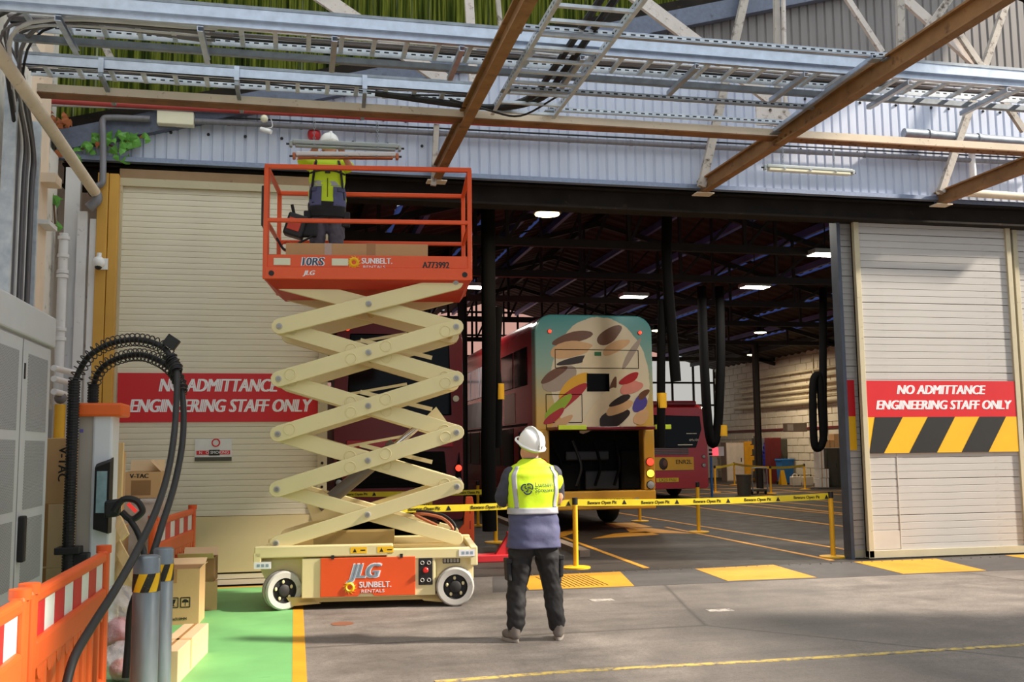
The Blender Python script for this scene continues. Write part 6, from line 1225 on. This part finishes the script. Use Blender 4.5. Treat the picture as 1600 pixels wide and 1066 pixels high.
MB().tube(smooth_path([at(203, 812, 9.2), at(215, 832, 9.1), at(224, 860, 9.0), at(228, 900, 8.9), at(226, 960, 8.8), at(205, 1000, 8.6), at(175, 1030, 8.3)], 6), 0.026, 10).build('charging_cable', 'rubber', g, smooth=True)
# ------------------------------------------------------------------ plastic barriers
def barrier(lab, a, c):
    a, c = Vector(a), Vector(c); L = (c - a).length; t = thing('plastic_barrier', lab, 'barrier', a, math.atan2(c.y - a.y, c.x - a.x), group='orange plastic barriers')
    b = MB(); b.box(0, 0.11, -0.035, 0.035, 0.05, 1.0).box(L - 0.11, L, -0.035, 0.035, 0.05, 1.0).box(0.11, L - 0.11, -0.03, 0.03, 0.92, 0.99).box(0.11, L - 0.11, -0.035, 0.035, 0.60, 0.75).box(0.11, L - 0.11, -0.03, 0.03, 0.05, 0.16)
    n = 9
    for k in range(1, n):
        x = 0.11 + (L - 0.22) * k / n; b.box(x - 0.05, x + 0.05, -0.03, 0.03, 0.14, 0.62)
    b.build('frame', 'orange_plastic', t, bevel=0.022, seg=3)
    for k in range(n):
        x = 0.11 + (L - 0.22) * (k + 0.5) / n; hw = (L - 0.22) / n / 2 - 0.045
        MB().lathe([(hw, -0.028), (hw, 0.028)], (x, 0, 0.60), 12, 'y').build('slot_arch', 'orange_plastic', t)
    st = 8; bd_ = MB().box(0.115, L - 0.115, -0.006, 0.006, 0.745, 0.925).build('reflector_board', 'board_white', t)
    for k in range(0, st, 2):
        x0 = 0.12 + (L - 0.24) * k / st; x1 = 0.12 + (L - 0.24) * (k + 1) / st; MB().prism([(x0, 0.75), (x1, 0.75), (x1 + 0.0, 0.918), (x0, 0.918)], -0.009, 0.009).build('red_stripe', 'board_red', bd_)
    for x in (0.3, L - 0.3): MB().prism([(-0.25, 0), (0.25, 0), (0.2, 0.07), (-0.2, 0.07)], x - 0.08, x + 0.08, 'x').build('foot', 'bin_grey', t, bevel=0.01)
    for x in (0.055, L - 0.055): MB().cyl((x, 0, 0.98), (x, 0, 1.03), 0.05, n=12).build('post_cap', 'orange_plastic', t, smooth=True)
barrier('orange plastic barrier in the left foreground in front of the grey cabinet', (-1.26, 5.3, 0), (-1.27, 7.42, 0)); barrier('orange plastic barrier cut off by the lower left corner', (-1.22, 3.1, 0), (-1.25, 5.2, 0)); barrier('orange plastic barrier standing behind the bollards near the shutter', (-1.38, 10.55, 0), (-1.18, 12.6, 0))
# ------------------------------------------------------------------ bollards
for u, v, Y, r_, l in ((230, 868, 6.9, 0.084, 'thicker galvanised bollard with striped tape, nearest the camera'), (256, 856, 7.5, 0.069, 'thinner galvanised bollard with striped tape behind the thicker one')):
    p = at(u, v, Y); t = thing('bollard', l, 'bollard', (p.x, Y, 0)); MB().lathe([(r_, 0), (r_, p.z - 0.012), (r_ - 0.012, p.z), (0.002, p.z)], (0, 0, 0), 24).build('tube', 'bollard', t, smooth=True, angle=60)
    z1 = p.z - 0.11; z0 = z1 - 0.115; rr = r_ + 0.002; MB().lathe([(rr, z0), (rr, z1)], (0, 0, 0), 24, cap=False).build('striped_tape', 'hazard_yellow', t, smooth=True)
    for k in range(5):
        b = MB(); n = 7; vs = []
        for j in range(n + 1):
            f = j / n; a = k * 2 * PI / 5 - 1.9 + f * 0.55; vs += [((rr + 0.0015) * math.cos(a + s_ * 0.62), (rr + 0.0015) * math.sin(a + s_ * 0.62), z0 + (z1 - z0) * f) for s_ in (0, 0.5, 1)]
        b.add(vs, [(3 * j + i_, 3 * j + i_ + 1, 3 * j + i_ + 4, 3 * j + i_ + 3) for j in range(n) for i_ in (0, 1)]); b.build('black_stripe', 'hazard_black', t)
# ------------------------------------------------------------------ cartons
def box3(name, lab, loc, rz, sx, sy, sz, m='cardboard', open_=False, tape_=True, flaps=()):
    t = thing(name, lab, 'box', loc, rz)
    if open_:
        b = MB(); th = 0.008; b.box(0, sx, 0, th, 0, sz).box(0, sx, sy - th, sy, 0, sz).box(0, th, th, sy - th, 0, sz).box(sx - th, sx, th, sy - th, 0, sz).box(th, sx - th, th, sy - th, 0, th); b.build('carton', m, t)
        for (p0, p1, dz, dy, dx) in flaps: MB().loft([[p0, p1, Vector(p1) + Vector((0, 0, 0.006)), Vector(p0) + Vector((0, 0, 0.006))], [Vector(x) + Vector((dx, dy, dz)) for x in (p0, p1, Vector(p1) + Vector((0, 0, 0.006)), Vector(p0) + Vector((0, 0, 0.006)))]]).build('flap', 'cardboard_pale', t)
    else:
        MB().box(0, sx, 0, sy, 0, sz).build('carton', m, t, bevel=0.006)
        if tape_: MB().box(sx * 0.44, sx * 0.56, -0.002, sy + 0.002, 0.02, sz + 0.002).build('packing_tape', 'tape_tan', t)
    return t
lb = box3('carton', 'long low pale carton lying on the green floor in front', (-1.0, 7.72, 0), -0.1, 0.2, 1.15, 0.24, 'cardboard_pale')
MB().box(0.02, 0.1, -0.003, 0, 0.08, 0.18).build('printed_marks', 'cardboard_dark', lb); MB().box(-0.001, 0.202, 0.42, 0.48, 0.02, 0.242).build('packing_tape', 'cardboard', lb)
fb = box3('carton', 'upright open carton with fragile and umbrella symbols behind the bollards', (-1.33, 10.3, 0), -0.05, 0.44, 0.4, 0.53, 'cardboard', True, flaps=(((0, 0.4, 0.53), (0.44, 0.4, 0.53), 0.05, 0.12, 0), ((0.44, 0, 0.53), (0.44, 0.4, 0.53), 0.02, 0, 0.02)))
for x in (0.16, 0.27):
    fr = MB(); 
    for a, c in (((x, 0.17), (x + 0.085, 0.17)), ((x + 0.085, 0.17), (x + 0.085, 0.26)), ((x + 0.085, 0.26), (x, 0.26)), ((x, 0.26), (x, 0.17))): fr.bar((a[0], -0.001, a[1]), (c[0], -0.001, c[1]), 0.004, 0.008)
    if x < 0.2: fr.prism([(x + 0.02, 0.245), (x + 0.065, 0.245), (x + 0.055, 0.21), (x + 0.047, 0.205), (x + 0.047, 0.19), (x + 0.06, 0.182), (x + 0.025, 0.182), (x + 0.038, 0.19), (x + 0.038, 0.205), (x + 0.03, 0.21)], -0.002, 0)
    else: fr.prism([(x + 0.012, 0.215)] + [(x + 0.0425 - 0.031 * math.cos(a), 0.215 + 0.03 * math.sin(a)) for a in [PI * k / 8 for k in range(9)]] + [(x + 0.073, 0.215)], -0.002, 0).prism([(x + 0.04, 0.182), (x + 0.046, 0.182), (x + 0.046, 0.215), (x + 0.04, 0.215)], -0.002, 0)
    fr.build('printed_symbol', 'black_print', fb)
text('385x310MM', 'black_print', fb, (0.24, -0.002, 0.06), 0.036); MB().box(0.13, 0.23, -0.002, 0, 0.4, 0.53).build('packing_tape', 'tape_tan', fb)
box3('carton', 'brown carton with dented top behind the open carton, lower of two', (-1.14, 11.1, 0), 0.1, 0.36, 0.35, 0.3, 'cardboard'); box3('carton', 'half open brown carton lying on top of the dented one', (-1.18, 11.14, 0.30), -0.05, 0.36, 0.32, 0.24, 'cardboard_dark', True, flaps=(((0, 0, 0.24), (0.36, 0, 0.24), 0.06, -0.09, 0), ((0, 0.32, 0.24), (0.36, 0.32, 0.24), 0.08, 0.08, 0)))
ws = thing('wrapped_stack', 'stack of goods under clear plastic wrap beside the shutter', 'stack', (-2.0, 11.5, 0)); MB().box(0.0, 0.54, 0, 0.7, 0.0, 1.1).build('goods', 'cardboard_pale', ws, bevel=0.02); MB().box(0.05, 0.5, -0.03, 0.0, 0.1, 0.5).build('red_sheet', 'board_red', ws)
b = MB(); b.box(-0.03, 0.58, -0.04, 0.74, 0.0, 1.16); organic(b, 'wrap', 'plastic_wrap', ws, 0.035, 3, 0.06, 4)
vb = box3('carton', 'open V-TAC carton on top of the wrapped stack', (-1.78, 11.45, 1.17), 0.03, 0.36, 0.4, 0.28, 'cardboard', True, flaps=(((0.36, 0, 0.28), (0.36, 0.4, 0.28), 0.12, 0.02, -0.12), ((0, 0.4, 0.28), (0.36, 0.4, 0.28), 0.12, 0.05, 0.0)))
text('V-TAC', 'black_print', vb, (0.14, -0.002, 0.235), 0.066, bold=0.003); MB().box(0.06, 0.26, -0.002, 0, 0.03, 0.19).build('printed_marks', 'cardboard_dark', vb)
base_ = box3('carton', 'pale carton on the floor behind the cabinet, bottom of its stack', (-2.42, 9.9, 0), 0, 0.4, 0.45, 0.62, 'cardboard_pale'); box3('carton', 'pale carton behind the cabinet, middle of its stack', (-2.42, 9.9, 0.62), 0, 0.4, 0.45, 0.58, 'cardboard_pale')
vt_ = box3('carton', 'tall V-TAC carton behind the cabinet, top of its stack', (-2.42, 9.9, 1.2), 0, 0.4, 0.45, 0.6, 'cardboard', tape_=False); text('V-TAC', 'black_print', vt_, (0.33, -0.002, 0.36), 0.11, rot=Matrix(((0, 1, 0), (0, 0, -1), (-1, 0, 0))), bold=0.003)
vt2 = box3('carton', 'narrow V-TAC carton leaning behind the charging post screen', (-1.98, 10.5, 0.95), 0, 0.3, 0.3, 0.72, 'cardboard', tape_=False); text('V-TAC', 'black_print', vt2, (0.17, -0.002, 0.36), 0.1, rot=Matrix(((0, 1, 0), (0, 0, -1), (-1, 0, 0))), bold=0.003)
box3('carton', 'plain brown carton under the narrow V-TAC carton', (-2.0, 10.45, 0), 0, 0.36, 0.4, 0.945, 'cardboard')
# crumpled clear plastic
def bag(lab, c, r_, sc, k):
    t = thing('plastic_bag', lab, 'bag', c); b = MB(); b.ball((0, 0, r_ * sc[2]), r_, 18, 12, sc); b.ball((r_ * 0.5, 0, r_ * sc[2] * 0.6), r_ * 0.7, 14, 10, sc); organic(b, 'film', 'plastic_wrap', t, 0.02, 2, r_ * 0.35, 5 + k); MB().ball((0, 0.02, r_ * sc[2] * 0.6), r_ * 0.55, 12, 8, sc).build('contents', 'board_red' if k else 'board_white', t)
bag('crumpled clear plastic bag on the floor behind the bollards', (-1.35, 8.6, 0), 0.24, (1, 1, 1.3), 1); bag('white plastic sheet heaped behind the charging post', (-1.82, 10.1, 0), 0.2, (0.8, 0.8, 2.6), 0); bag('small clear plastic bag beside the barrier foot', (-1.22, 7.9, 0), 0.16, (1, 1, 0.9), 2)
# timber frame leaning by the post
tf = thing('pine_pallet', 'pale pine pallet timbers leaning beside the charging post', 'timber', (-1.55, 9.9, 0), world=True)
a1 = at(184, 692, 9.9); MB().bar((a1.x, 9.9, 0.0), (a1.x, 9.95, a1.z), 0.06, 0.095, up=(1, 0, 0)).build('upright', 'pine', tf, bevel=0.004)
MB().bar((a1.x - 0.08, 9.98, 0.0), (a1.x - 0.08, 10.0, a1.z - 0.02), 0.05, 0.05, up=(1, 0, 0)).build('upright', 'pine', tf, bevel=0.004)
for (pa, pb) in (((182, 850), (212, 905)), ((180, 880), (214, 935)), ((178, 920), (212, 968)), ((178, 800), (196, 840))):
    u, v = at(*pa, 9.85), at(*pb, 9.6); MB().bar(u, v, 0.02, 0.09, up=(0.6, 0, 0.8)).build('plank', 'pine', tf, bevel=0.003)
MB().cyl((-1.25, 7.6, 0.03), (-1.02, 7.45, 0.03), 0.03, n=12).build('short_pipe', 'bollard', smooth=True, label='short grey pipe piece on the floor beside the bollards', cat='pipe')
bpy.data.scenes.remove(TMP)
